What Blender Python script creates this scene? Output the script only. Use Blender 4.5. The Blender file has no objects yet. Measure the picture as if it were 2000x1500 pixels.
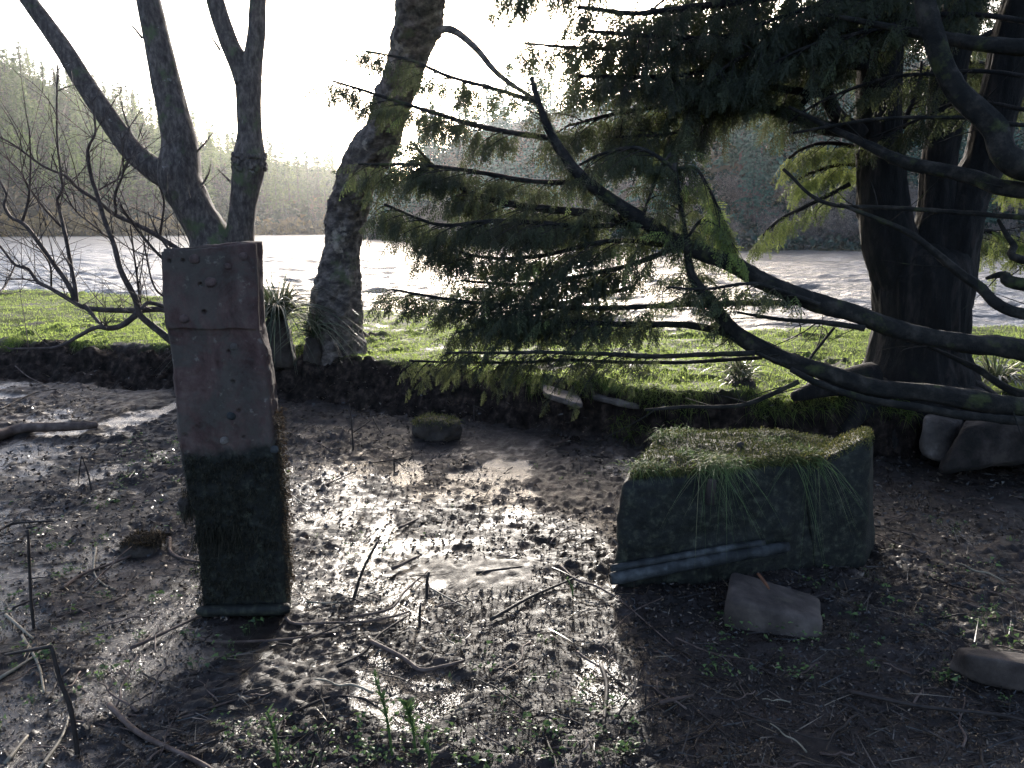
import bpy, math, random
import numpy as np
from mathutils import Vector, Matrix
R = math.radians
random.seed(7)
rng = np.random.default_rng(7)
sc = bpy.context.scene
COL = sc.collection

# ------------------------------------------------------------------ camera
PITCH = R(11.493)
F = 1500.0
CAM = np.array([0.0, 0.0, 1.5])
FW = np.array([0, math.cos(PITCH), -math.sin(PITCH)])
UP = np.array([0, math.sin(PITCH), math.cos(PITCH)])
RT = np.array([1.0, 0, 0])
cd = bpy.data.cameras.new('camera')
cd.sensor_width = 36; cd.lens = 36 * F / 2000; cd.clip_start = 0.05; cd.clip_end = 5000
cam = bpy.data.objects.new('camera', cd); COL.objects.link(cam)
cam.location = CAM; cam.rotation_euler = (R(90) - PITCH, 0, 0)
sc.camera = cam

def ray(px, py):
    return RT * (px - 1000) / F + UP * (750 - py) / F + FW
def atY(px, py, Y):
    d = ray(px, py); return CAM + d * (Y / d[1])
def atz(px, py, z):
    d = ray(px, py); return CAM + d * ((z - CAM[2]) / d[2])

# ------------------------------------------------------------------ sky, sun, exposure
SUNDIR = ray(1062, 66); SUNDIR = SUNDIR / np.linalg.norm(SUNDIR)
SUN_EL = math.asin(SUNDIR[2]); SUN_AZ = math.atan2(SUNDIR[0], SUNDIR[1])
w = bpy.data.worlds.new('World'); sc.world = w; w.use_nodes = True
wn = w.node_tree.nodes; wl = w.node_tree.links
for n in list(wn): wn.remove(n)
sky = wn.new('ShaderNodeTexSky'); sky.sky_type = 'NISHITA'; sky.sun_disc = False
sky.sun_elevation = SUN_EL; sky.sun_rotation = SUN_AZ
sky.air_density = 0.6; sky.dust_density = 3.0; sky.ozone_density = 0.8; sky.altitude = 50
bg = wn.new('ShaderNodeBackground'); bg.inputs['Strength'].default_value = 0.15
wo = wn.new('ShaderNodeOutputWorld')
wl.new(sky.outputs[0], bg.inputs[0]); wl.new(bg.outputs[0], wo.inputs[0])
sd = bpy.data.lights.new('sun', 'SUN'); sd.energy = 2.1; sd.angle = R(2.0); sd.color = (1.0, 0.95, 0.88)
so = bpy.data.objects.new('sun', sd); COL.objects.link(so)
so.rotation_euler = Vector(-SUNDIR).to_track_quat('-Z', 'Y').to_euler()
so.location = (0, 0, 60)
sc.view_settings.view_transform = 'Standard'; sc.view_settings.look = 'None'
sc.view_settings.exposure = 2.15; sc.view_settings.gamma = 1
sc.render.engine = 'CYCLES'
sc.cycles.use_denoising = True
sc.cycles.max_bounces = 6; sc.cycles.diffuse_bounces = 3; sc.cycles.glossy_bounces = 3
sc.cycles.transmission_bounces = 4; sc.cycles.volume_bounces = 0; sc.cycles.transparent_max_bounces = 8
sc.cycles.sample_clamp_indirect = 6; sc.cycles.caustics_reflective = False; sc.cycles.caustics_refractive = False

# ------------------------------------------------------------------ noise
def _hash(ix, iy, iz, s):
    with np.errstate(over='ignore'):
        h = (ix.astype(np.uint32) * np.uint32(374761393) + iy.astype(np.uint32) * np.uint32(668265263)
             + iz.astype(np.uint32) * np.uint32(2147483647) + np.uint32(s * 974711 + 12345))
        h = (h ^ (h >> np.uint32(13))) * np.uint32(1274126177)
        h = (h ^ (h >> np.uint32(16))) * np.uint32(2246822519)
        h = h ^ (h >> np.uint32(15))
    return h.astype(np.float64) / 4294967295.0
def vn(x, y, z=0.0, s=0):
    x = np.asarray(x, float); y = np.asarray(y, float) + 0 * x; z = np.asarray(z, float) + 0 * x
    x = x + 0 * y
    fx, fy, fz = np.floor(x), np.floor(y), np.floor(z)
    ix, iy, iz = fx.astype(np.int64), fy.astype(np.int64), fz.astype(np.int64)
    u, v, q = x - fx, y - fy, z - fz
    u = u * u * (3 - 2 * u); v = v * v * (3 - 2 * v); q = q * q * (3 - 2 * q)
    def H(a, b, c): return _hash(ix + a, iy + b, iz + c, s)
    a = H(0,0,0) * (1-u) + H(1,0,0) * u; b = H(0,1,0) * (1-u) + H(1,1,0) * u
    c = H(0,0,1) * (1-u) + H(1,0,1) * u; d = H(0,1,1) * (1-u) + H(1,1,1) * u
    return ((a*(1-v) + b*v) * (1-q) + (c*(1-v) + d*v) * q) * 2 - 1
def fbm(x, y, z=0.0, o=4, s=0):
    r = 0; a = 1.0; t = 0
    for i in range(o):
        r = r + a * vn(x * 2**i, y * 2**i, np.asarray(z) * 2**i, s + i); t += a; a *= .5
    return r / t
def sstep(a, b, x):
    t = np.clip((x - a) / (b - a), 0, 1); return t * t * (3 - 2 * t)

# ------------------------------------------------------------------ mesh building
ORIG = {}
class MB:
    def __init__(self): self.v = []; self.q = []; self.t = []; self.c = []; self.n = 0; self.qm = []; self.tm = []
    def add(self, v, q=None, t=None, c=None, m=0):
        v = np.asarray(v, float).reshape(-1, 3)
        self.v.append(v)
        self.c.append(np.full(len(v), .5) if c is None else np.broadcast_to(np.asarray(c, float), (len(v),)))
        if q is not None and len(q): q = np.asarray(q, np.int64).reshape(-1, 4); self.q.append(q + self.n); self.qm.append(np.full(len(q), m))
        if t is not None and len(t): t = np.asarray(t, np.int64).reshape(-1, 3); self.t.append(t + self.n); self.tm.append(np.full(len(t), m))
        self.n += len(v); return self
    def build(self, name, mats, parent=None, origin=None, smooth=True, attrs=None):
        V = np.concatenate(self.v) if self.v else np.zeros((0, 3))
        C = np.concatenate(self.c)
        if parent is not None: o = ORIG[parent.name]
        else: o = np.zeros(3) if origin is None else np.asarray(origin, float)
        Q = np.concatenate(self.q) if self.q else np.zeros((0, 4), np.int64)
        T = np.concatenate(self.t) if self.t else np.zeros((0, 3), np.int64)
        me = bpy.data.meshes.new(name)
        me.vertices.add(len(V)); me.vertices.foreach_set('co', (V - o).astype(np.float32).ravel())
        nl = Q.size + T.size
        me.loops.add(nl); me.loops.foreach_set('vertex_index', np.concatenate([Q.ravel(), T.ravel()]).astype(np.int32))
        me.polygons.add(len(Q) + len(T))
        st = np.concatenate([np.arange(len(Q)) * 4, len(Q) * 4 + np.arange(len(T)) * 3]).astype(np.int32)
        me.polygons.foreach_set('loop_start', st)
        mi = np.concatenate(self.qm + self.tm).astype(np.int32) if (self.qm or self.tm) else np.zeros(0, np.int32)
        if not isinstance(mats, (list, tuple)): mats = [mats]
        for m in mats: me.materials.append(m)
        if len(mats) > 1: me.polygons.foreach_set('material_index', mi)
        me.polygons.foreach_set('use_smooth', np.full(len(Q) + len(T), smooth))
        a = me.attributes.new('rnd', 'FLOAT', 'POINT'); a.data.foreach_set('value', C.astype(np.float32))
        if attrs:
            for k, val in attrs.items():
                a = me.attributes.new(k, 'FLOAT', 'POINT'); a.data.foreach_set('value', np.asarray(val, np.float32).ravel())
        me.update(calc_edges=True); me.validate()
        ob = bpy.data.objects.new(name, me); COL.objects.link(ob)
        if parent is not None: ob.parent = parent; ORIG[ob.name] = o
        else: ob.location = o; ORIG[ob.name] = o
        return ob
def tag(o, label=None, cat=None, group=None, kind=None):
    if label: o['label'] = label
    if cat: o['category'] = cat
    if group: o['group'] = group
    if kind: o['kind'] = kind
    return o
def empty(name, loc, label=None, cat=None, group=None):
    o = bpy.data.objects.new(name, None); COL.objects.link(o); o.location = loc; o.empty_display_size = .1
    ORIG[o.name] = np.asarray(loc, float)
    return tag(o, label, cat, group)

def catmull(P, n):
    P = np.asarray(P, float)
    if len(P) == 2:
        t = np.linspace(0, 1, n)[:, None]; return P[0] * (1-t) + P[1] * t
    d = np.r_[0, np.cumsum(np.maximum(np.linalg.norm(np.diff(P[:, :3], axis=0), axis=1), 1e-6))]
    E = np.vstack([2 * P[0] - P[1], P, 2 * P[-1] - P[-2]])
    s = np.linspace(0, d[-1], n); k = np.clip(np.searchsorted(d, s, 'right') - 1, 0, len(P) - 2)
    u = ((s - d[k]) / (d[k+1] - d[k]))[:, None]
    p0, p1, p2, p3 = E[k], E[k+1], E[k+2], E[k+3]
    return .5 * (2*p1 + (p2-p0)*u + (2*p0-5*p1+4*p2-p3)*u**2 + (3*p1-p0-3*p2+p3)*u**3)
def frames(C):
    T = np.gradient(C, axis=0); T /= np.maximum(np.linalg.norm(T, axis=1), 1e-9)[:, None]
    N = np.zeros_like(T)
    a = np.array([0, 0, 1.0]) if abs(T[0][2]) < .9 else np.array([1.0, 0, 0])
    n = np.cross(T[0], a); n /= np.linalg.norm(n)
    for i in range(len(T)):
        n = n - T[i] * np.dot(n, T[i]); n /= max(np.linalg.norm(n), 1e-9); N[i] = n
    return T, N, np.cross(T, N)
def tube(mb, pts, rad, seg=8, step=None, bark=0, bs=1.0, stretch=.25, seed=0, m=0, c=.5, gnarl=0, n=None):
    """tapered limb through pts (n,3) with radii rad; bark = relief depth as a share of the radius"""
    P = np.c_[np.asarray(pts, float), np.asarray(rad, float)]
    L = np.linalg.norm(np.diff(P[:, :3], axis=0), axis=1).sum()
    if n is None: n = max(len(P), int(L / (step or .05)) + 1)
    S = catmull(P, n); C, r = S[:, :3], np.maximum(S[:, 3], 1e-4)
    if gnarl:
        s = np.linspace(0, L, n)
        C = C + gnarl * r[:, None] * np.c_[vn(s*4, seed*3.1, 0, 1), vn(s*4, seed*3.1, 5, 2), vn(s*4, seed*3.1, 9, 3)]
    T, N, B = frames(C)
    a = np.linspace(0, 2*np.pi, seg, endpoint=False)
    ca, sa = np.cos(a)[None, :, None], np.sin(a)[None, :, None]
    D = N[:, None] * ca + B[:, None] * sa
    rr = np.repeat(r[:, None], seg, 1)
    if bark:
        s = np.linspace(0, L, n)[:, None]
        rm = np.median(r)
        cx, sx = np.cos(a)[None] * bs * 3 + 0*s, np.sin(a)[None] * bs * 3 + 0*s
        q = s * stretch / rm * bs + seed * 7.3
        f = fbm(cx, sx, q, 4, seed); rid = 1 - 2*np.abs(fbm(cx*1.7, sx*1.7, q*1.3, 3, seed + 20))
        big = fbm(cx*.35, sx*.35, q*.35, 2, seed+40)
        rr = rr * (1 + bark * (.6*f + .5*rid) + bark*.9*big)
    V = C[:, None] + D * rr[:, :, None]
    i = np.arange(n-1)[:, None]; j = np.arange(seg)[None]; k = (j+1) % seg
    q = np.stack([i*seg+j, i*seg+k, (i+1)*seg+k, (i+1)*seg+j], -1).reshape(-1, 4)
    V = np.vstack([V.reshape(-1, 3), C[0], C[-1] + T[-1]*r[-1]*.5])
    jj = np.arange(seg); kk = (jj+1) % seg
    t = np.vstack([np.c_[np.full(seg, n*seg), kk, jj], np.c_[np.full(seg, n*seg+1), (n-1)*seg+jj, (n-1)*seg+kk]])
    mb.add(V, q, t, c=c, m=m)
    return C, r
def px_line(L, Y0, Y1=None):
    """pixel polyline -> world points standing at depth Y0..Y1"""
    n = len(L); Y1 = Y0 if Y1 is None else Y1
    return np.array([atY(p[0], p[1], Y0 + (Y1 - Y0) * i / (n-1)) for i, p in enumerate(L)])
def px_r(L, Y): return Y * 1.02 / F      # metres per pixel at depth Y

def boxgrid(nu, nv, nw):
    """surface grid of a cube [-1,1]^3 with welded edges"""
    vs = []; qs = []; o = 0
    def face(a, b, fn, flip):
        nonlocal o
        A, B = np.meshgrid(np.linspace(-1, 1, a+1), np.linspace(-1, 1, b+1), indexing='ij')
        vs.append(fn(A.ravel(), B.ravel()))
        i = np.arange(a)[:, None]; j = np.arange(b)[None]
        q = np.stack([i*(b+1)+j, (i+1)*(b+1)+j, (i+1)*(b+1)+j+1, i*(b+1)+j+1], -1).reshape(-1, 4)
        qs.append((q[:, ::-1] if flip else q) + o); o += (a+1)*(b+1)
    for s in (-1, 1):
        face(nu, nv, lambda A, B: np.c_[A, B, 0*A + s], s < 0)
        face(nu, nw, lambda A, B: np.c_[A, 0*A + s, B], s > 0)
        face(nv, nw, lambda A, B: np.c_[0*A + s, A, B], s < 0)
    V = np.vstack(vs); Q = np.vstack(qs)
    key = np.round(V * 1e4).astype(np.int64)
    _, first, inv = np.unique(key, axis=0, return_index=True, return_inverse=True)
    return V[first], inv.ravel()[Q]
def hexa(corners, res=(20, 20, 20), p=10, amp=.01, sc_=6., seed=0, o=4):
    """rounded, weathered block through 8 corners, order (x,y,z) bits: 000,100,010,110,001,101,011,111"""
    V, Q = boxgrid(*res)
    r = (np.abs(V)**p).sum(1)**(1/p); q = V / r[:, None]
    u, v, w_ = (q.T + 1) / 2
    K = np.asarray(corners, float)
    W = np.stack([(1-u)*(1-v)*(1-w_), u*(1-v)*(1-w_), (1-u)*v*(1-w_), u*v*(1-w_), (1-u)*(1-v)*w_, u*(1-v)*w_, (1-u)*v*w_, u*v*w_], 1)
    X = W @ K
    c = K.mean(0)
    ax = [(K[1]-K[0]+K[3]-K[2]+K[5]-K[4]+K[7]-K[6]), (K[2]-K[0]+K[3]-K[1]+K[6]-K[4]+K[7]-K[5]), (K[4]-K[0]+K[5]-K[1]+K[6]-K[2]+K[7]-K[3])]
    ax = [a / np.linalg.norm(a) for a in ax]
    g = np.sign(q) * np.abs(q)**(p-1)
    N = g[:, :1]*ax[0] + g[:, 1:2]*ax[1] + g[:, 2:]*ax[2]; N /= np.linalg.norm(N, axis=1)[:, None]
    X = X + N * (amp * fbm(X[:, 0]*sc_, X[:, 1]*sc_, X[:, 2]*sc_, o, seed))[:, None]
    return X, Q, N

# ------------------------------------------------------------------ materials
def mat(name):
    m = bpy.data.materials.new(name); m.use_nodes = True
    nt = m.node_tree; b = nt.nodes['Principled BSDF']; return m, nt, b
def N_(nt, t, **k):
    n = nt.nodes.new(t)
    for a, v in k.items():
        if a in n.inputs: n.inputs[a].default_value = v
        else: setattr(n, a, v)
    return n
def ramp(nt, src, stops):
    r = nt.nodes.new('ShaderNodeValToRGB'); e = r.color_ramp.elements
    while len(e) < len(stops): e.new(.5)
    for i, (p, c) in enumerate(stops):
        e[i].position = p; e[i].color = (c, c, c, 1) if not isinstance(c, tuple) else (*c, 1)
    nt.links.new(src, r.inputs[0]); return r.outputs[0]
def noise(nt, scale, detail=6, rough=.6, dist=0, vec=None, coord='Object', map_=None):
    if vec is None:
        tc = nt.nodes.new('ShaderNodeTexCoord'); vec = tc.outputs[coord]
        if map_:
            mp = nt.nodes.new('ShaderNodeMapping'); mp.inputs['Scale'].default_value = map_; nt.links.new(vec, mp.inputs[0]); vec = mp.outputs[0]
    n = N_(nt, 'ShaderNodeTexNoise', Scale=scale, Detail=detail, Roughness=rough, Distortion=dist)
    nt.links.new(vec, n.inputs['Vector']); return n.outputs['Fac']
def bump(nt, h, strength, dist, prev=None):
    b = N_(nt, 'ShaderNodeBump', Strength=strength, Distance=dist); nt.links.new(h, b.inputs['Height'])
    if prev is not None: nt.links.new(prev, b.inputs['Normal'])
    return b.outputs[0]
def mix(nt, f, a, b, t='RGBA'):
    n = nt.nodes.new('ShaderNodeMix'); n.data_type = t
    ia, ib, ou = (6, 7, 2) if t == 'RGBA' else (2, 3, 0)
    for s, i in ((f, 0), (a, ia), (b, ib)):
        if hasattr(s, 'links'): nt.links.new(s, n.inputs[i])
        else: n.inputs[i].default_value = s if not isinstance(s, tuple) else (*s, 1)
    return n.outputs[ou]
def math_(nt, op, a, b):
    n = nt.nodes.new('ShaderNodeMath'); n.operation = op
    for s, i in ((a, 0), (b, 1)):
        if hasattr(s, 'links'): nt.links.new(s, n.inputs[i])
        else: n.inputs[i].default_value = s
    return n.outputs[0]
def attr(nt, name):
    n = nt.nodes.new('ShaderNodeAttribute'); n.attribute_name = name; return n.outputs['Fac']
def simple(name, stops, scale, rough=.8, bs=.5, bd=.01, bscale=None, map_=None, patch=None, spec=.3):
    """noise coloured surface with relief; patch = (scale, lo, hi, colour) adds blotches of a second colour"""
    m, nt, b = mat(name)
    f = noise(nt, scale, 8, .65, map_=map_)
    c = ramp(nt, f, stops)
    if patch:
        for k, (ps, lo, hi, pc) in enumerate(patch):
            tc = nt.nodes.new('ShaderNodeTexCoord'); mp = nt.nodes.new('ShaderNodeMapping'); mp.inputs['Location'].default_value = (k*3.7+1, k*1.3, k*2.1)
            nt.links.new(tc.outputs['Object'], mp.inputs[0])
            pf = ramp(nt, noise(nt, ps, 8, .65, vec=mp.outputs[0]), [(lo, 0.), (hi, 1.)])
            c = mix(nt, pf, c, pc)
    nt.links.new(c, b.inputs['Base Color'])
    b.inputs['Roughness'].default_value = rough; b.inputs['Specular IOR Level'].default_value = spec
    h = noise(nt, bscale or scale*3, 8, .7, map_=map_)
    nt.links.new(bump(nt, h, bs, bd), b.inputs['Normal'])
    return m
def leafmat(name, stops, transl=.35, rough=.5, tcol=None, spec=.3):
    m, nt, b = mat(name)
    c = ramp(nt, attr(nt, 'rnd'), stops)
    nt.links.new(c, b.inputs['Base Color']); b.inputs['Roughness'].default_value = rough; b.inputs['Specular IOR Level'].default_value = spec
    t = nt.nodes.new('ShaderNodeBsdfTranslucent')
    if tcol: nt.links.new(mix(nt, .6, c, tcol), t.inputs[0])
    else: nt.links.new(c, t.inputs[0])
    mx = nt.nodes.new('ShaderNodeMixShader'); mx.inputs[0].default_value = transl
    nt.links.new(b.outputs[0], mx.inputs[1]); nt.links.new(t.outputs[0], mx.inputs[2])
    nt.links.new(mx.outputs[0], nt.nodes['Material Output'].inputs[0]); return m

M = {}
M['alder'] = simple('alder_bark', [(.36, (.026, .020, .017)), (.5, (.062, .048, .042)), (.64, (.12, .098, .085))], 30, .85, .8, .012, 40, (1, 1, .45), [(5, .55, .68, (.06, .075, .03)), (12, .64, .72, (.2, .185, .17))])
M['birch'] = simple('birch_bark', [(.36, (.018, .0135, .0115)), (.5, (.068, .052, .045)), (.66, (.17, .135, .115))], 13, .8, .9, .015, 22, (1, 1, 1.6), [(5, .60, .66, (.25, .20, .16)), (5, .57, .7, (.07, .08, .035))])
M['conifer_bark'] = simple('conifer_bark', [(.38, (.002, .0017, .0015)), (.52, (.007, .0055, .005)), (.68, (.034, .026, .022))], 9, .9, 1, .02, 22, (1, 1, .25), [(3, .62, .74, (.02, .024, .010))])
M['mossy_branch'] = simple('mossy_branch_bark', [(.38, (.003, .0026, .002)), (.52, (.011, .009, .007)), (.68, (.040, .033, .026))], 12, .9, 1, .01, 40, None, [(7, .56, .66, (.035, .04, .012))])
M['shoot'] = simple('shrub_bark', [(.35, (.022, .015, .013)), (.55, (.06, .043, .038)), (.7, (.11, .085, .075))], 20, .8, .5, .004, 60)
M['twig'] = simple('dead_twig', [(.3, (.026, .016, .013)), (.5, (.070, .046, .037)), (.7, (.14, .10, .083))], 18, .7, .5, .003, 60, spec=.2)
M['paletwig'] = simple('pale_dead_stem', [(.3, (.10, .08, .055)), (.6, (.2, .17, .125))], 18, .6, .4, .003, 60)
M['darktwig'] = simple('dark_wet_stem', [(.3, (.008, .006, .005)), (.6, (.03, .021, .018))], 25, .65, .5, .003, 60, spec=.25)
M['needles'] = leafmat('conifer_needles', [(0, (.014, .017, .0105)), (.5, (.036, .041, .023)), (.8, (.075, .086, .036)), (1, (.21, .25, .06))], .4, .6, (.09, .11, .045), .2)  # top stop: fresh yellow-green tips, with sunlight put into the colour
M['sedge'] = leafmat('sedge_blade', [(0, (.03, .045, .02)), (.6, (.07, .085, .048)), (.85, (.13, .13, .08)), (1, (.22, .18, .11))], .35, .35, None, .5)
M['grass'] = leafmat('grass_blade', [(0, (.05, .085, .02)), (.5, (.11, .165, .04)), (.85, (.18, .23, .065)), (1, (.28, .26, .12))], .68, .6, (.36, .46, .11), .12)
M['sprout'] = leafmat('seedling_leaf', [(0, (.035, .065, .022)), (1, (.12, .18, .055))], .4, .45)
M['deadleaf'] = leafmat('dead_leaf', [(0, (.008, .006, .005)), (.55, (.024, .017, .013)), (.85, (.07, .045, .03)), (1, (.17, .12, .08))], .1, .33, None, .5)
M['moss'] = leafmat('moss_tuft', [(0, (.022, .028, .009)), (.6, (.065, .075, .018)), (1, (.16, .14, .042))], .35, .8)
M['blockgrass'] = leafmat('block_grass', [(0, (.035, .06, .022)), (.5, (.08, .125, .04)), (.85, (.13, .18, .06)), (1, (.22, .21, .10))], .45, .6)
M['rustmoss'] = leafmat('rusty_moss', [(0, (.012, .009, .005)), (.6, (.036, .023, .011)), (1, (.09, .055, .022))], .25, .8)
M['far_green'] = leafmat('far_conifer_foliage', [(0, (.03, .05, .03)), (.6, (.06, .09, .045)), (1, (.11, .15, .06))], .4, .7, (.16, .22, .08))
M['far_olive'] = leafmat('far_olive_foliage', [(0, (.06, .075, .025)), (.6, (.10, .135, .05)), (1, (.17, .20, .075))], .5, .7, (.19, .27, .09))
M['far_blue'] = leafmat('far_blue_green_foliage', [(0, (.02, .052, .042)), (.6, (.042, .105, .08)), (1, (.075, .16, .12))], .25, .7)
M['far_twig'] = leafmat('far_bare_twigs', [(0, (.08, .062, .055)), (.6, (.17, .135, .12)), (1, (.28, .23, .2))], .1, .9)
M['far_bark'] = simple('far_bark', [(.3, (.05, .042, .036)), (.7, (.12, .10, .09))], 2)

# hewn stone
def stonemat(name, low):
    m, nt, b = mat(name)
    c = ramp(nt, noise(nt, 9, 10, .72, .3, map_=(1, 1, .55)), [(.38, (.027, .0130, .0112)), (.5, (.060, .032, .0275)), (.62, (.086, .056, .048))])
    g = ramp(nt, noise(nt, 4.2, 9, .75, .6), [(.45, 0.), (.56, 1.)])
    c = mix(nt, math_(nt, 'MULTIPLY', g, .75), c, (.052, .046, .038))
    l = ramp(nt, noise(nt, 26, 6, .6), [(.62, 0.), (.7, 1.)])
    c = mix(nt, math_(nt, 'MULTIPLY', l, .6), c, (.16, .14, .12))
    # wet, mossy tide line near the ground: a real stain with its own edge
    geo = nt.nodes.new('ShaderNodeNewGeometry'); sep = nt.nodes.new('ShaderNodeSeparateXYZ'); nt.links.new(geo.outputs['Position'], sep.inputs[0])
    zz = math_(nt, 'ADD', sep.outputs[2], math_(nt, 'MULTIPLY', math_(nt, 'SUBTRACT', noise(nt, 7, 5, .6), .5), .22))
    w_ = N_(nt, 'ShaderNodeMapRange'); nt.links.new(zz, w_.inputs[0]); w_.inputs[1].default_value = low; w_.inputs[2].default_value = low - .045
    alg = ramp(nt, noise(nt, 30, 8, .7), [(.41, (.0022, .0022, .0014)), (.53, (.0085, .0088, .0055)), (.64, (.034, .035, .021))])
    c = mix(nt, w_.outputs[0], c, alg)
    nt.links.new(c, b.inputs['Base Color'])
    nt.links.new(mix(nt, w_.outputs[0], .85, .7, 'FLOAT'), b.inputs['Roughness'])
    b.inputs['Specular IOR Level'].default_value = .3
    n1 = bump(nt, noise(nt, 60, 8, .75), .7, .006); n2 = bump(nt, noise(nt, 180, 4, .7), .5, .002, n1)
    nt.links.new(n2, b.inputs['Normal']); return m
M['stone'] = stonemat('red_sandstone', .70)
M['darkstone'] = stonemat('algae_dark_sandstone', 3.0)
M['moulding'] = simple('wet_grey_moulding', [(.40, (.010, .0105, .011)), (.52, (.028, .029, .030)), (.64, (.068, .07, .07))], 9, .65, .6, .006, 50, spec=.2)
M['rustlump'] = simple('rusty_lump', [(.35, (.03, .018, .016)), (.6, (.075, .046, .040))], 40, .8, .6, .003, 120)
M['slab'] = simple('buff_slab', [(.40, (.028, .020, .0165)), (.52, (.056, .041, .034)), (.62, (.092, .070, .058))], 6, .8, .6, .006, 45, patch=[(8, .6, .66, (.07, .055, .04))])
M['boulder'] = simple('pale_boulder', [(.38, (.03, .024, .021)), (.52, (.075, .06, .053)), (.64, (.15, .125, .11))], 5, .85, .8, .012, 30)
M['brownstone'] = simple('brown_boulder', [(.38, (.010, .0075, .0065)), (.52, (.028, .021, .0185)), (.64, (.062, .048, .042))], 7, .85, .8, .012, 30)
M['peat'] = simple('peat', [(.35, (.016, .012, .010)), (.6, (.045, .033, .026))], 12, .8, 1, .012, 45)

# ground: mud in the hollow, bare bank, turf above
m, nt, b = mat('ground'); M['ground'] = m
mudc = ramp(nt, noise(nt, 5, 10, .7, .3), [(.34, (.005, .0036, .0032)), (.5, (.015, .0105, .0092)), (.66, (.038, .027, .0235))])
spk = ramp(nt, noise(nt, 55, 6, .7), [(.58, 0.), (.66, 1.)])
mudc = mix(nt, math_(nt, 'MULTIPLY', spk, .4), mudc, (.07, .05, .04))
grc = ramp(nt, noise(nt, 9, 10, .7), [(.3, (.03, .038, .012)), (.5, (.06, .075, .02)), (.7, (.10, .105, .035))])
bkc = ramp(nt, noise(nt, 14, 10, .7), [(.38, (.004, .003, .0027)), (.53, (.017, .012, .010)), (.68, (.055, .038, .031))])
c = mix(nt, attr(nt, 'bank'), mudc, bkc); c = mix(nt, attr(nt, 'grass'), c, grc)
nt.links.new(c, b.inputs['Base Color'])
wet = attr(nt, 'wet')
rg = ramp(nt, noise(nt, 22, 8, .7), [(.35, .50), (.5, .66), (.65, .85)])
rg = mix(nt, wet, rg, .24, 'FLOAT'); dry = math_(nt, 'MAXIMUM', attr(nt, 'bank'), attr(nt, 'grass'))
nt.links.new(mix(nt, dry, rg, .85, 'FLOAT'), b.inputs['Roughness']); nt.links.new(mix(nt, dry, mix(nt, wet, .26, .5, 'FLOAT'), .06, 'FLOAT'), b.inputs['Specular IOR Level'])
n1 = bump(nt, noise(nt, 60, 8, .75), .5, .008); n2 = bump(nt, noise(nt, 150, 5, .7), .5, .004, n1)
nt.links.new(n2, b.inputs['Normal'])
# water
m, nt, b = mat('river_water'); M['water'] = m
b.inputs['Base Color'].default_value = (.040, .040, .040, 1)
geo = nt.nodes.new('ShaderNodeNewGeometry'); sp_ = nt.nodes.new('ShaderNodeSeparateXYZ'); nt.links.new(geo.outputs['Position'], sp_.inputs[0])
mr = N_(nt, 'ShaderNodeMapRange'); nt.links.new(sp_.outputs[1], mr.inputs[0])
for i_, v_ in zip(range(1, 5), (8, 90, .14, .5)): mr.inputs[i_].default_value = v_
nt.links.new(mr.outputs[0], b.inputs['Roughness'])
b.inputs['IOR'].default_value = 1.333
tc = nt.nodes.new('ShaderNodeTexCoord'); mp = nt.nodes.new('ShaderNodeMapping'); mp.inputs['Scale'].default_value = (.8, 1.5, 1); mp.inputs['Rotation'].default_value = (0, 0, R(18))
nt.links.new(tc.outputs['Object'], mp.inputs[0])
w1 = noise(nt, 2.2, 5, .62, .6, vec=mp.outputs[0]); w2 = noise(nt, .45, 3, .5, .3, vec=mp.outputs[0])
n1 = bump(nt, w2, 1, .15); n2 = bump(nt, w1, 1, .08, n1)
nt.links.new(n2, b.inputs['Normal'])
M['hill'] = simple('hill_floor', [(.3, (.04, .035, .02)), (.5, (.075, .065, .035)), (.7, (.13, .10, .05))], .15, .9, .5, .3, .6)

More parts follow.
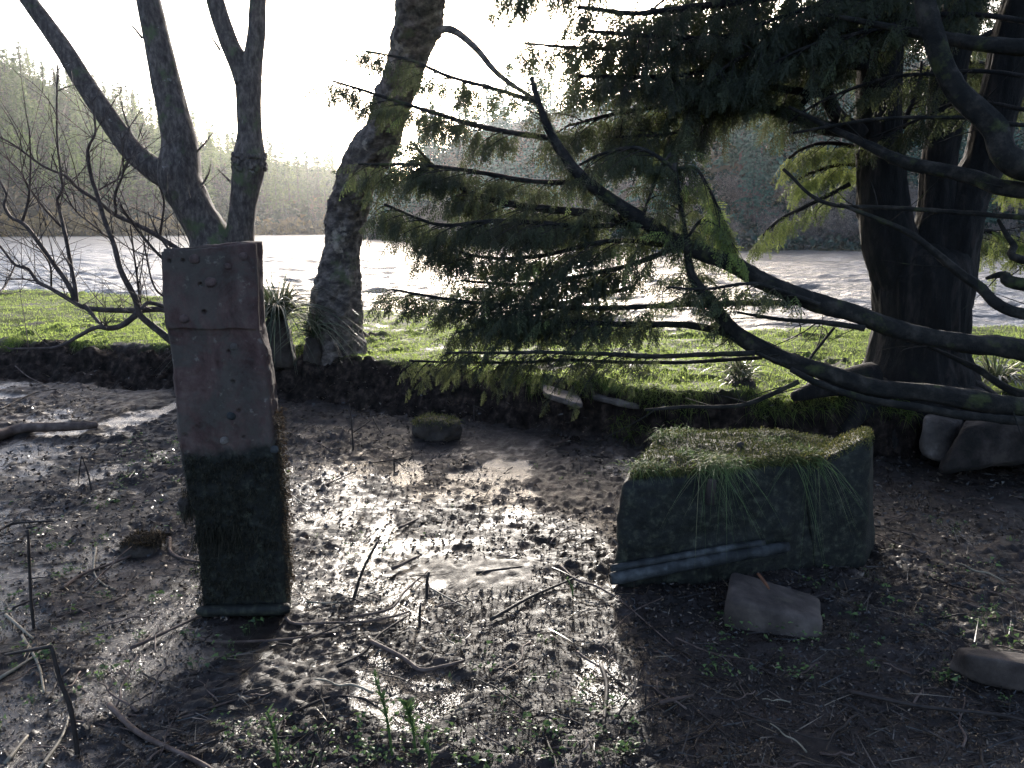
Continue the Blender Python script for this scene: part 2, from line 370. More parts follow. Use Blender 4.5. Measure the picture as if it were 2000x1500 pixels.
# ------------------------------------------------------------------ ground
WATER = -0.15
FX = [-14, -9, -4.6, -2.6, -1.25, -.5, 0, .88, 1.5, 1.9, 2.45, 3.2, 8]
FY = [8.6, 8.0, 7.0, 6.5, 6.05, 5.75, 5.52, 5.15, 4.95, 4.8, 4.72, 4.9, 5.4]
TX = [-14, -9, -4.6, -2.6, -1.3, -.4, 0, .7, 1.3, 1.9, 2.45, 3.2, 8]
TY = [9.3, 8.7, 7.6, 7.1, 6.65, 6.05, 5.78, 5.38, 5.18, 5.02, 4.95, 5.15, 5.8]
EX = [-14, -9.6, -6, -1.7, .5, 2.4, 5.3, 12]
EY = [16, 14.3, 12.9, 10.4, 9.2, 8.2, 8.9, 10]
def terrain(x, y, fine=True):
    x = np.asarray(x, float); y = np.asarray(y, float)
    wob = .16 * fbm(x*2.0, 3.3 + 0*x, 0, 4, 5)
    foot = np.interp(x, FX, FY) + wob; top = np.interp(x, TX, TY) + wob * .8 + .10 * fbm(x*5, 1.0 + 0*x, 0, 3, 8)
    top = np.maximum(top, foot + .14)
    zm = np.interp(y - .12*np.minimum(x, 0)*0, [0, 4, 5, 6, 7.5, 10], [0, 0, .03, .09, .14, .16])
    zt = .40 + .05 * fbm(x*.7, y*.7, 0, 3, 9) - .004 * (y - 6)
    t = np.clip((y - foot) / (top - foot), 0, 1)
    s = np.where(t < .5, 2*t*t*.9, 1 - (1-t)**1.6 * .55 * 1.6667); s = np.clip(s, 0, 1)
    z = zm * (1 - s) + zt * s
    edge = np.interp(x, EX, EY) + .15 * fbm(x*1.3, 7.0 + 0*x, 0, 3, 11)
    bk = np.clip(sstep(-.12, .05, t - .02) * (1 - sstep(.82, 1.05, t + .25 * fbm(x*3, y*3, 0, 3, 13))), 0, 1)
    bk = np.where(y < foot - .02, 0, bk)
    gr = np.where(y > foot, sstep(.75, 1.05, t + .3 * fbm(x*4, y*4, 0, 3, 13)), 0)
    drop = sstep(0, 1.1, y - edge); z = z * (1 - drop) + (-.9) * drop
    wet = np.zeros_like(x)
    if fine:
        mud = 1 - np.maximum(bk, gr)
        # trampled, lumpy silt with smooth wet films lying in the low spots
        lump = .020 * fbm(x*2.6, y*2.6, 0, 3, 21) + .007 * fbm(x*13, y*19, 0, 3, 22) + .0075 * (fbm(x*34, y*50, 0, 3, 26) - 1.1*np.abs(fbm(x*19, y*27, 0, 3, 36)) + .3) * 2 * sstep(-.35, .4, fbm(x*1.3, y*1.3, 0, 3, 29)) - .022 * sstep(.25, .5, fbm(x*3.1, y*2.2, 0, 2, 30))
        cl = np.maximum(0, fbm(x*20 + 3, y*30, 0, 4, 23) - .16) * .05 * sstep(-.4, .3, fbm(x*1.7, y*1.7, 0, 2, 28))
        zz = lump + cl
        lev = -.0066 + .010 * fbm(x*.9, y*.9, 0, 2, 25) + .005 * sstep(.5, -1.2, x) * sstep(6.2, 4.6, y) - .006 * sstep(4.8, 6, y)
        film = sstep(.003, -.004, zz - lev)
        zz = np.where(zz < lev, lev + (zz - lev) * .18, zz)
        near = sstep(7.5, 6.0, y)
        z = z + mud * (zz + sstep(3.2, 5, y) * (.014 * fbm(x*11, y*15, 0, 3, 27)))
        wet = film * mud
        z = z + bk * (.10 * fbm(x*5, y*5 + z*9, 0, 4, 31) + .045*fbm(x*18, y*18 + z*20, 0, 3, 33)) + gr * .02 * fbm(x*7, y*7, 0, 3, 32)
    return z, bk, gr, wet
def gz(x, y): return float(terrain(np.array([x]), np.array([y]), False)[0][0])
def on_ground(px, py, up=0.0):
    z = 0.0
    for _ in range(8):
        p = atz(px, py, z + up); z = .5*z + .5*gz(p[0], p[1])
    p = atz(px, py, z + up); return np.array([p[0], p[1], z + up])
def axis(a): return np.unique(np.round(np.concatenate(a), 5))
xs = axis([np.linspace(-40, -9, 25), np.linspace(-9, -5.5, 50), np.linspace(-5.5, -2.6, 200), np.linspace(-2.6, 2.6, 440), np.linspace(2.6, 4.5, 110), np.linspace(4.5, 9, 40), np.linspace(9, 40, 20)])
ys = axis([np.linspace(-12, .8, 26), .8 * (9/.8) ** np.linspace(0, 1, 520), np.linspace(9, 16.5, 60), np.linspace(16.5, 24, 8)])
X, Yg = np.meshgrid(xs, ys, indexing='xy')
Z, bk, gr, wet = terrain(X.ravel(), Yg.ravel())
nx, ny = len(xs), len(ys)
i = np.arange(ny-1)[:, None]; j = np.arange(nx-1)[None]
q = np.stack([i*nx+j, i*nx+j+1, (i+1)*nx+j+1, (i+1)*nx+j], -1).reshape(-1, 4)
mb = MB(); mb.add(np.c_[X.ravel(), Yg.ravel(), Z], q)
tag(mb.build('ground', M['ground'], attrs={'bank': bk, 'grass': gr, 'wet': wet}), kind='structure')
mb = MB(); mb.add([(-900, -400, -1.2), (900, -400, -1.2), (900, 1500, -1.2), (-900, 1500, -1.2)], [(0, 1, 2, 3)])
tag(mb.build('riverbed', M['hill']), kind='structure')
wy = 7.2 * (130/7.2) ** np.linspace(0, 1, 620); wx = np.linspace(-.95, .95, 560)
WY, WX = np.meshgrid(wy, wx, indexing='ij'); WX = WX * WY
step = WY * .0047
def wv(fx, fy, a, lam, s_): return a * fbm(WX*fx, WY*fy + .6*WX*fx, 0, 2, s_) * sstep(lam*.55, lam*.2, step)
WZ = wv(1.1, 2.0, .11, .9, 61) + wv(2.8, 5.2, .045, .35, 62) + wv(.35, .7, .10, 2.6, 63)
calm = sstep(.3, 1.2, WY - np.interp(WX, EX, EY)); WZ = WATER + WZ * (.25 + .75*calm)
nw = len(wx); i = np.arange(len(wy)-1)[:, None]; j = np.arange(nw-1)[None]
q = np.stack([i*nw+j, i*nw+j+1, (i+1)*nw+j+1, (i+1)*nw+j], -1).reshape(-1, 4)
mb = MB(); mb.add(np.c_[WX.ravel(), WY.ravel(), WZ.ravel()], q)
x0, x1, y1 = .95*7.2, .95*130, 130.0      # the rest of the reach, out of sight or far away
mb.add([(-700, 7.2, WATER), (-x0, 7.2, WATER), (-x1, y1, WATER), (-700, y1, WATER), (x0, 7.2, WATER), (700, 7.2, WATER), (700, y1, WATER), (x1, y1, WATER),
        (-700, 900, WATER), (700, 900, WATER)], [(0, 1, 2, 3), (4, 5, 6, 7)], None)
mb.add([(-700, y1, WATER), (700, y1, WATER), (700, 900, WATER), (-700, 900, WATER)], [(0, 1, 2, 3)])
tag(mb.build('river', M['water']), kind='structure')

# ------------------------------------------------------------------ far hills
def hill(name, shore, ridge, ridge_gap, seed):
    """shore and ridge: pixel polylines seen from here, turned into a slope from the waterline to the ridge and over it"""
    S = np.array([atz(x, y, WATER) for x, y in shore])
    n = 140
    sx = [p[0] for p in shore]; px = np.linspace(sx[0], sx[-1], n)
    Sx = np.array([np.interp(px, sx, S[:, k]) for k in range(2)]).T
    dist = np.linalg.norm(Sx, axis=1); dirn = Sx / dist[:, None]
    ry = np.interp(px, [p[0] for p in ridge], [p[1] for p in ridge])
    gap = np.interp(px, [p[0] for p in ridge], ridge_gap)
    rd = dist + gap
    el = np.array([ray(a, b_) for a, b_ in zip(px, ry)]); el = el[:, 2] / np.linalg.norm(el[:, :2], axis=1)
    rz = np.maximum(CAM[2] + rd * el, .3)
    prof = [(-.06, -.02), (0, .004), (.04, .03), (.2, .2), (.4, .42), (.6, .64), (.8, .85), (1, 1), (1.25, .97), (1.6, .8), (2.4, .3), (3, -.1)]
    u = np.interp(np.linspace(0, len(prof)-1, 60), range(len(prof)), [p[0] for p in prof]); h = np.interp(np.linspace(0, len(prof)-1, 60), range(len(prof)), [p[1] for p in prof])
    D = dist[:, None] + gap[:, None] * u[None]; Zh = rz[:, None] * h[None]
    XY = dirn[:, None] * D[..., None]
    Zh = Zh + np.clip(u, 0, .3)[None] * 5 * fbm(XY[..., 0]*.03, XY[..., 1]*.03, 0, 3, seed) * (rz[:, None] > 3) + WATER
    V = np.concatenate([XY, Zh[..., None]], -1).reshape(-1, 3)
    i = np.arange(n-1)[:, None]; j = np.arange(59)[None]
    q = np.stack([i*60+j, (i+1)*60+j, (i+1)*60+j+1, i*60+j+1], -1).reshape(-1, 4)
    mb = MB(); mb.add(V, q); tag(mb.build(name, M['hill']), kind='structure')
    def point(pxx, uu):
        k = np.clip((pxx - px[0]) / (px[-1] - px[0]) * (n-1), 0, n-1.001); k0 = int(k); f = k - k0
        j = np.interp(uu, u, np.arange(60)); j0 = min(int(j), 58); g = j - j0
        G = V.reshape(n, 60, 3)
        return (G[k0, j0]*(1-f) + G[k0+1, j0]*f) * (1-g) + (G[k0, j0+1]*(1-f) + G[k0+1, j0+1]*f) * g
    return point
left_hill = hill('hillside', [(-500, 470), (0, 462), (200, 461), (400, 460), (600, 458), (800, 458)],
                 [(-500, -120), (0, 122), (200, 215), (370, 280), (500, 324), (690, 346), (800, 352)], [200, 190, 185, 175, 160, 150, 150], 51)
right_hill = hill('wooded_bank', [(690, 466), (760, 470), (850, 476), (1000, 483), (1400, 490), (2000, 492), (2600, 494)],
                  [(690, 456), (730, 425), (830, 330), (950, 265), (1060, 240), (1200, 205), (1400, 150), (1700, 110), (2600, 80)], [25, 40, 55, 60, 60, 62, 65, 65, 65], 61)

def conifer_proto(H, wid, dens, seed, m):
    g = np.random.default_rng(seed); mb = MB()
    tube(mb, [(0, 0, -.5), (0, 0, H*.5), (0, 0, H)], [H*.016, H*.011, .02], 5, n=6, m=0)
    nl = int(H * 1.7)
    V = []; C = []
    for k in range(nl):
        t = (k + g.random()) / nl; z = H * (.10 + .9 * t); Rr = wid * (1 - t)**.8 * (.75 + .5*g.random()) + .15
        for b_ in range(g.integers(6, 10)):
            a = g.random() * 6.283; rr = Rr * (.6 + .5*g.random()); d = np.array([math.cos(a), math.sin(a)])
            nb = max(2, int(rr * dens))
            for s in np.linspace(.25, 1, nb):
                p = np.array([*(d * rr * s), z - .28 * rr * s**1.5 + .12*g.standard_normal()])
                for _ in range(3):
                    sz = .22 + .30 * g.random()
                    e = g.standard_normal(3); e[2] *= .5; e[:2] += d * .8; e /= np.linalg.norm(e)
                    f = np.cross(e, g.standard_normal(3)); f /= np.linalg.norm(f)
                    c0 = p + g.standard_normal(3) * .16
                    V += [c0 - f*sz*.35, c0 + f*sz*.35, c0 + e*sz*1.3 - np.array([0, 0, sz*.35])]; C += [np.clip(.35 + .2*g.standard_normal() + .25*s, 0, 1)]*3
    V = np.array(V); mb.add(V, None, np.arange(len(V)).reshape(-1, 3), c=C, m=1)
    return mb
def bare_proto(H, seed, spread=.55, shrub=False):
    g = np.random.default_rng(seed); mb = MB(); tw = []; tc = []
    def grow(p, d, L, r, dep):
        n = 3; P = [p]; dd = d
        for _ in range(n):
            dd = dd + g.standard_normal(3)*.12; dd[2] += .05; dd /= np.linalg.norm(dd); P.append(P[-1] + dd*L/n)
        if dep <= 2: tube(mb, P, np.linspace(r, r*.65, n+1), 4, n=n+1, m=0)
        else:
            s = np.cross(dd, g.standard_normal(3)); s /= np.linalg.norm(s)
            for a, b_ in zip(P[:-1], P[1:]):
                tw.extend([a - s*r, a + s*r, b_]); tc.extend([g.random()]*3)
        if dep < 5:
            for _ in range(g.integers(2, 4) + (dep >= 2) + (dep == 0) * (3 if shrub else 1)):
                k = g.integers(1, n+1); e = dd + g.standard_normal(3) * spread * (1 + .15*dep); e[2] += .12; e /= np.linalg.norm(e)
                grow(P[k], e, L * g.uniform(.55, .8), max(r*.55, .018), dep+1)
    for _ in range(4 if shrub else 1):
        d = np.array([0, 0, 1.0]) + g.standard_normal(3) * (.5 if shrub else .08); d /= np.linalg.norm(d)
        grow(np.array([0, 0, -.3]), d, H * (.30 if shrub else .36), H * (.012 if shrub else .02), 0)
    tw = np.array(tw); mb.add(tw, None, np.arange(len(tw)).reshape(-1, 3), c=tc, m=1)
    return mb
def proto_obj(mb, name, mats): 
    o = mb.build(name, mats, smooth=False); return o
def plant(proto, used, loc, s, rz, label, cat, group, sx=1.0):
    o = proto if not used[0] else proto.copy()
    if used[0]: COL.objects.link(o)
    used[0] = True
    o.location = loc; o.scale = (s*sx, s*sx, s); o.rotation_euler = (0, 0, rz)
    tag(o, label, cat, group); return o
def woods(point, count, xr, ur, protos, hts, names, seed, keep=None):
    g = np.random.default_rng(seed); used = [[False] for _ in protos]; placed = []; tries = 0
    while len(placed) < count and tries < count*60:
        tries += 1
        u = g.uniform(*ur); x = g.uniform(*xr); p = point(x, u)
        if keep and not keep(x, u, g): continue
        if any((p[0]-a)**2 + (p[1]-b_)**2 < c_*c_ for a, b_, c_ in placed): continue
        k = g.integers(len(protos)); s = g.uniform(*hts)
        placed.append((p[0], p[1], names[3])); 
        plant(protos[k], used[k], p - np.array([0, 0, .2]), s, g.random()*6.28, names[0], names[1], names[2], g.uniform(.85, 1.25))
    for k, u in enumerate(used):
        if not u[0]: bpy.data.objects.remove(protos[k])
cl = [proto_obj(conifer_proto(12, 3.0, 1.5, s, 1), 'hillside_conifer', [M['far_bark'], mm]) for s, mm in ((1, M['far_green']), (2, M['far_olive']), (3, M['far_olive']))]
woods(left_hill, 290, (-260, 760), (.10, 1.04), cl, (.85, 1.3), ('dark pointed conifer packed among others on the hazy hillside left of the river bend', 'conifer', 'conifers on the far left hillside', 4.2), 3)
bl = [proto_obj(bare_proto(8, s, .5), 'bare_tree', [M['far_bark'], M['far_twig']]) for s in (11, 12)]
woods(left_hill, 110, (-330, 760), (.01, .35), bl, (.8, 1.35), ('bare brownish tree low on the hazy hillside across the river', 'bare tree', 'bare trees along the far left shore', 4.0), 4)
cr = [proto_obj(conifer_proto(10, 2.6, 2.2, s, 1), 'shore_conifer', [M['far_bark'], M['far_blue']]) for s in (21, 22)]
woods(right_hill, 150, (735, 2350), (.06, 1.05), cr, (.6, 1.0), ('blue-green conifer on the shaded bank across the river behind the big tree', 'conifer', 'conifers on the opposite right bank', 3.0), 5)
br = [proto_obj(bare_proto(5, s, .6, True), 'bare_shrub', [M['far_bark'], M['far_twig']]) for s in (31, 32)]
woods(right_hill, 90, (700, 2350), (.0, .16), br, (.6, 1.15), ('bare grey thicket shrub hanging over the waterline of the opposite right bank', 'shrub', 'bare shrubs along the opposite right bank', 1.9), 6)

# scrub and dead bracken clothing the two slopes between the trees
M['scrub'] = leafmat('scrub', [(0, (.03, .048, .028)), (.35, (.06, .08, .042)), (.6, (.11, .095, .065)), (.85, (.19, .145, .085)), (1, (.30, .21, .09))], .35, .8)
M['shade_scrub'] = leafmat('shade_scrub', [(0, (.012, .03, .024)), (.4, (.03, .066, .05)), (.7, (.065, .075, .062)), (1, (.14, .13, .12))], .3, .8)  # darker, bluer than scrub: the bank's shade is put into these colours
def scrub(point, n, xr, name, m_, label, seed, sz, base_c):
    g = np.random.default_rng(seed); V = []; C = []
    for _ in range(n):
        u = g.random()**1.3 * 1.05; p = point(g.uniform(*xr), u)
        big = fbm(np.array([p[0]*.06]), np.array([p[1]*.06]), 0, 2, seed)[0]
        cc = base_c + .45*big + .12*g.standard_normal() + ((.45 if sz > 1 else .25) if u < .05 else 0)
        h = sz * g.uniform(.5, 1.6)
        for _ in range(14):
            c0 = p + g.standard_normal(3)*[h*.7, h*.7, h*.4] + np.array([0, 0, h*.35]); e = g.standard_normal(3); e /= np.linalg.norm(e); f = g.standard_normal(3); f /= np.linalg.norm(f)
            k = h * .32; V += [c0 - f*k, c0 + f*k, c0 + e*k*1.5]; C += [cc + .1*g.standard_normal()]*3
    V = np.array(V); mb = MB(); mb.add(V, None, np.arange(len(V)).reshape(-1, 3), c=np.clip(C, 0, 1)); tag(mb.build(name, M[m_], smooth=False), label, 'scrub', kind='stuff')
scrub(left_hill, 6500, (-300, 760), 'hillside_scrub', 'scrub', 'olive and brown scrub clothing the hazy hillside across the river', 71, 2.0, .42)
scrub(right_hill, 6000, (700, 2350), 'bank_scrub', 'shade_scrub', 'dark blue-green and grey scrub clothing the opposite right bank', 72, .55, .25)
# ------------------------------------------------------------------ conifer sprays
def frond(seed, L=.17):
    g = np.random.default_rng(seed); V = []; n = 10
    def strip(P, wdt):
        T = np.gradient(P, axis=0)
        for a in range(len(P)-1):
            t = T[a] / np.linalg.norm(T[a]); s = np.array([-t[1], t[0], 0]); s /= max(np.linalg.norm(s), 1e-6)
            for sg in (-1, 1):
                w_ = wdt * g.uniform(.7, 1.25)
                tip = (P[a] + P[a+1]) / 2 + t * .006 + s * sg * w_ + np.array([0, 0, g.uniform(-.003, .003)])
                V.extend([P[a], P[a+1], tip])
    ts = np.linspace(0, 1, n)
    ax = np.c_[ts*L, .02*np.sin(ts*3 + g.random()*6)*L*2, -.32*L*ts**1.8]
    strip(ax, .006)
    for k in range(1, n-1):
        for sg in (-1, 1):
            if g.random() < .1: continue
            l = L * .36 * (1.02 - ts[k])**.7 * g.uniform(.65, 1.15); an = sg * g.uniform(.7, 1.05)
            d = np.array([math.cos(an), math.sin(an), -.15]); m_ = 4
            u = np.linspace(0, 1, m_)[:, None]
            P = ax[k] + d * u * l + np.array([0, 0, -1]) * (u**1.6) * l * g.uniform(.5, 1.2)
            strip(P, .0052)
    return np.array(V)
FR = [frond(100 + k) for k in range(7)]
def put_fronds(mb, pos, dirs, scales, cbase, g):
    """fronds at pos pointing along dirs; tint varies per frond and a little per leaf"""
    for p, d, s in zip(pos, dirs, scales):
        d = d / np.linalg.norm(d)
        up = np.array([0, 0, 1.0]) + g.standard_normal(3) * .35
        y = np.cross(up, d); y /= max(np.linalg.norm(y), 1e-6); z = np.cross(d, y)
        A = np.stack([d, y, z]); v = FR[g.integers(len(FR))] * s
        V = v @ A + p
        mb.add(V, None, np.arange(len(V)).reshape(-1, 3), c=np.clip(cbase + .13*g.standard_normal() + np.repeat(.08*g.standard_normal(len(V)//3), 3), 0, 1))
def foliate(br, fo, C, g, start=.1, blen=.42, gap=.075, fs=1.0, cb=.4, droop=.35, thin=1.0):
    """branchlets and sprays along the limb C"""
    d = np.r_[0, np.cumsum(np.linalg.norm(np.diff(C, axis=0), axis=1))]; L = d[-1]
    s = start * L; side = 1
    while s < L:
        p = np.array([np.interp(s, d, C[:, k]) for k in range(3)]); p2 = np.array([np.interp(min(s+.05, L), d, C[:, k]) for k in range(3)])
        t = p2 - p
        if np.linalg.norm(t) < 1e-6: t = C[-1] - C[-2]
        t /= np.linalg.norm(t)
        h = np.cross(t, [0, 0, 1.0]); h /= max(np.linalg.norm(h), 1e-6)
        u = s / L; l = blen * g.uniform(.6, 1.25) * (1 - .62 * u**2) * min(1, .55 + 2*(s - start*L))
        dr = t * g.uniform(.45, 1.0) + h * side * g.uniform(.5, 1.0) + np.array([0, 0, g.uniform(-droop, .12)])
        dr /= np.linalg.norm(dr)
        n = 7; uu = np.linspace(0, 1, n)[:, None]
        P = p + dr * uu * l + np.array([0, 0, -1.0]) * uu**2 * l * g.uniform(.1, .45)
        tube(br, P, np.linspace(.0042, .0012, n), 4, n=n)
        k = max(3, int(l / (.034*max(1, fs))))
        ps = []; ds = []; ss = []
        for a in np.linspace(.15, 1, k):
            q = np.array([np.interp(a, uu[:, 0], P[:, c_]) for c_ in range(3)])
            for sg in (-1, 1):
                if g.random() > .84 * thin: continue
                tt = P[-1] - P[0]; tt /= np.linalg.norm(tt); hh = np.cross(tt, [0, 0, 1.0])
                ps.append(q); ds.append(tt * g.uniform(.35, .9) + hh * sg * g.uniform(.3, .9) + np.array([0, 0, -g.uniform(.2, 1.3)])); ss.append(fs * g.uniform(.55, 1.0) * (1.05 - .35*a))
            if a == 1: ps.append(q); ds.append(tt + np.array([0, 0, -.3])); ss.append(fs * .8)
        put_fronds(fo, ps, ds, ss, cb + .1*g.standard_normal(), g)
        s += gap * .72 * g.uniform(.6, 1.4); side = -side
    # the tip itself
    put_fronds(fo, [C[-1]], [C[-1] - C[-3]], [fs], cb + .1, g)

# leaning conifer whose trunk stands just outside the frame on the right
g = np.random.default_rng(77)
base = np.array([3.55, 3.75, gz(3.55, 3.75) - .1])
sweep = empty('leaning_conifer', base, 'low conifer sweeping long mossy needled branches across the view from the right edge', 'conifer')
mb = MB(); tube(mb, [base, base + (0, .03, 1), base + (.1, .1, 3), base + (.1, .2, 7)], [.27, .22, .17, .05], 24, .05, .12, 1.2, seed=3)
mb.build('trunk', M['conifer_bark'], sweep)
def limb(root, L, Y0, Y1, r0, r1, name='branch', mat_='mossy_branch', start_world=None, fol=None, seed=0, gn=.45, label=None, rr=None, twigs=0):
    """one traced limb: pixel polyline, depths, radii in picture pixels; fol = keyword dict for its sprays"""
    P = px_line(L, Y0, Y1)
    Ys = np.linspace(Y0, Y1, len(P))
    rad = (np.linspace(r0, r1, len(P)) if rr is None else np.array(rr, float)) * Ys * 1.02 / F
    if start_world is not None: P = np.vstack([start_world, P]); rad = np.r_[rad[0]*1.25, rad]
    br = MB(); C, r = tube(br, P, rad, 20 if r0 > 9 else 8, .02, .26, 1.8, seed=seed, gnarl=gn if r0 < 9 else .5)
    gg = np.random.default_rng(500 + seed)
    for _ in range(twigs):
        k = gg.integers(2, len(C)-2); t = C[k+1] - C[k]; t /= np.linalg.norm(t)
        d = t*.7 + gg.standard_normal(3)*.5; d[2] -= .05; d /= np.linalg.norm(d); l = gg.uniform(.12, .4)
        u = np.linspace(0, 1, 6)[:, None]
        tube(br, C[k] + d*u*l + gg.standard_normal(3)*.06*u*u, np.linspace(.004, .0012, 6), 4, n=6)
    fo = MB()
    if fol: foliate(br, fo, C, gg, **fol)
    ob = br.build(name, M[mat_], root)
    if label: ob['label'] = label
    if fo.n: fo.build('foliage', M['needles'], ob, smooth=False)
    return C, ob
limb(sweep, [(2180, 735), (2000, 690), (1800, 655), (1600, 590), (1440, 520), (1330, 480), (1250, 435), (1150, 360), (1085, 275), (1055, 205), (1040, 150)], 3.72, 4.5, 24, 3,
     start_world=base + (-.1, .05, .75), rr=[22, 19, 17, 15.5, 14, 13, 13, 10, 8, 5.5, 3], fol=dict(start=.66, blen=.30, gap=.09, cb=.35), seed=1, twigs=9, label='long upper mossy branch rising toward the sun')
limb(sweep, [(2180, 835), (2000, 806), (1850, 778), (1700, 752), (1580, 725), (1500, 690), (1430, 640), (1385, 590), (1350, 540), (1335, 450), (1318, 320)], 3.6, 4.2, 24, 3,
     start_world=base + (-.1, .02, .4), rr=[21, 19, 17.5, 16.5, 15.5, 14.5, 13, 11, 8, 5.5, 3], fol=dict(start=.72, blen=.34, gap=.06, cb=.5), seed=2, twigs=9, label='long lower mossy branch curving up from the right edge')
limb(sweep, [(2000, 818), (1850, 806), (1700, 782), (1600, 752), (1545, 722)], 3.62, 3.75, 9, 5, seed=3)
FOL = dict(start=.12, blen=.42, gap=.06, cb=.38)
for k, (L, y0, y1, r0, f) in enumerate([
    ([(1252, 437), (1100, 412), (970, 396), (880, 355), (800, 275)], 4.3, 4.6, 9, dict(FOL, blen=.36)),
    ([(1255, 440), (1120, 440), (980, 430), (860, 440), (750, 400)], 4.3, 4.3, 5, dict(FOL, blen=.42, gap=.05)),
    ([(1078, 270), (950, 250), (850, 222), (770, 196), (650, 158)], 4.45, 4.9, 5, dict(FOL, blen=.30)),
    ([(1052, 200), (960, 172), (880, 150), (800, 118), (715, 100)], 4.5, 5.0, 4, dict(FOL, blen=.28, thin=.8)),
    ([(1150, 360), (1020, 352), (900, 330), (800, 322), (700, 320)], 4.4, 4.6, 5, dict(FOL, blen=.38)),
    ([(1335, 482), (1200, 470), (1050, 500), (930, 500), (840, 470)], 4.2, 4.3, 5, dict(FOL, blen=.42, gap=.05)),
    ([(1590, 590), (1440, 592), (1200, 601), (1000, 598), (880, 585), (765, 565)], 4.0, 4.2, 6, dict(FOL, start=.35, blen=.34)),
    ([(1335, 480), (1220, 520), (1100, 545), (1000, 555), (900, 548)], 4.1, 4.3, 5, dict(FOL, blen=.40, gap=.05)),
    ([(1440, 655), (1340, 635), (1200, 632), (1050, 630), (960, 640), (890, 650)], 4.0, 4.1, 8, dict(FOL, start=.25, blen=.32, gap=.065, fs=.85)),
    ([(1475, 690), (1300, 695), (1100, 690), (980, 688), (870, 690)], 3.75, 3.95, 5, dict(FOL, start=.3, blen=.26, gap=.05, droop=.8, thin=.9, fs=.66, cb=.1)),  # hanging curtain; low tint puts its shade into the colour
    ([(1490, 700), (1320, 708), (1120, 704), (980, 708), (800, 705)], 4.05, 4.3, 4, dict(FOL, start=.55, blen=.28, gap=.05, droop=.8, thin=.9, fs=.62, cb=.1)),  # second curtain added to shade the mud; shade also put into its tint
    ([(1240, 560), (1150, 580), (1050, 600), (940, 615)], 4.3, 4.5, 4, dict(FOL, blen=.40)),
    ([(1340, 470), (1370, 430), (1400, 440), (1430, 480)], 4.1, 4.1, 3, dict(FOL, blen=.26, cb=.95)),
    ([(1320, 330), (1250, 290), (1180, 300), (1120, 330)], 4.2, 4.4, 4, dict(FOL, blen=.32, cb=.5)),
    ([(1325, 330), (1360, 330), (1400, 400), (1425, 460)], 4.2, 4.1, 3, dict(FOL, blen=.24, cb=.95)),
    ([(1250, 440), (1270, 380), (1290, 330), (1310, 300)], 4.2, 4.3, 3, dict(FOL, blen=.28, cb=.55)),
    ([(1600, 595), (1500, 560), (1450, 555), (1380, 565), (1300, 560)], 3.9, 3.9, 4, dict(FOL, blen=.22, cb=.6, thin=.6)),
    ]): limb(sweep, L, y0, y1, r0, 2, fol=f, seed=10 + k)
for k, (L, y0, y1, r0) in enumerate([
    ([(1560, 745), (1450, 790), (1330, 795), (1260, 800)], 3.8, 3.9, 5), ([(1690, 640), (1600, 630), (1540, 625), (1440, 610)], 3.8, 3.9, 6),
    ([(2020, 775), (1900, 715), (1790, 668)], 3.9, 4.1, 8), ([(2010, 372), (1900, 346), (1780, 320), (1700, 287), (1620, 250), (1540, 208)], 3.8, 4.6, 15),
    ([(2020, 330), (1935, 250), (1855, 140), (1805, 0), (1770, -120)], 3.7, 4.0, 21), ([(2010, 612), (1900, 550), (1780, 458), (1640, 398)], 3.8, 4.2, 11),
    ([(2010, 425), (1900, 416), (1750, 405), (1610, 395), (1530, 330)], 3.9, 4.4, 5), ([(2010, 90), (1850, 75), (1750, 55), (1600, 25)], 3.9, 4.5, 14),
    ([(2000, 245), (1900, 230), (1700, 235), (1550, 260)], 3.9, 4.5, 4), ([(2010, 510), (1978, 478), (1950, 430)], 3.9, 4.0, 8), ([(2010, 560), (1960, 540), (1925, 545)], 3.9, 4.0, 12),
    ([(1480, 690), (1560, 720), (1590, 690), (1630, 640)], 3.8, 4.0, 3)]):
    limb(sweep, L, y0, y1, r0, 2.5 if r0 < 20 else 13, seed=40 + k, start_world=np.array([3.6, 3.9, atY(*L[0], y0)[2] - .05]) if L[0][0] >= 2000 else None, twigs=6)

# big multi-stemmed conifer
base = atY(1795, 735, 5.3); base[2] = gz(base[0], base[1])
big = empty('big_conifer', base, 'huge dark multi-stemmed conifer rooted on the bank at the right of the photo', 'conifer')
def stem(L, W, Y0, Y1, seed, seg=40, bark=.13):
    P = px_line(L, Y0, Y1); r = np.array(W) / 2 * np.linspace(Y0, Y1, len(L)) * .95 / F
    mb = MB(); tube(mb, P, r, int(seg*1.6), .02, bark, 2.2, seed=seed, gnarl=.1); return mb
mb = stem([(1800, 800), (1798, 735), (1803, 680), (1808, 610), (1803, 545), (1800, 500), (1800, 475)], [250, 215, 180, 172, 182, 160, 100], 5.3, 5.3, 4, 56)
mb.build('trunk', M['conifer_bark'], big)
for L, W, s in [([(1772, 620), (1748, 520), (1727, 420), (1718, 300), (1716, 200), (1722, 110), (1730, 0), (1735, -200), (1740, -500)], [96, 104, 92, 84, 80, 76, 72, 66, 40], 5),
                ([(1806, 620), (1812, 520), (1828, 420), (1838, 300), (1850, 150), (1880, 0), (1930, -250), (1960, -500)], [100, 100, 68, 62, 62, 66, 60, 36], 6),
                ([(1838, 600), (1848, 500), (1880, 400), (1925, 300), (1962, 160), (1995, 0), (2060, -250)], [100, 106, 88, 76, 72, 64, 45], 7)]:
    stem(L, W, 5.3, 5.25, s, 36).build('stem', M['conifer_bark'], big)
mb = MB()
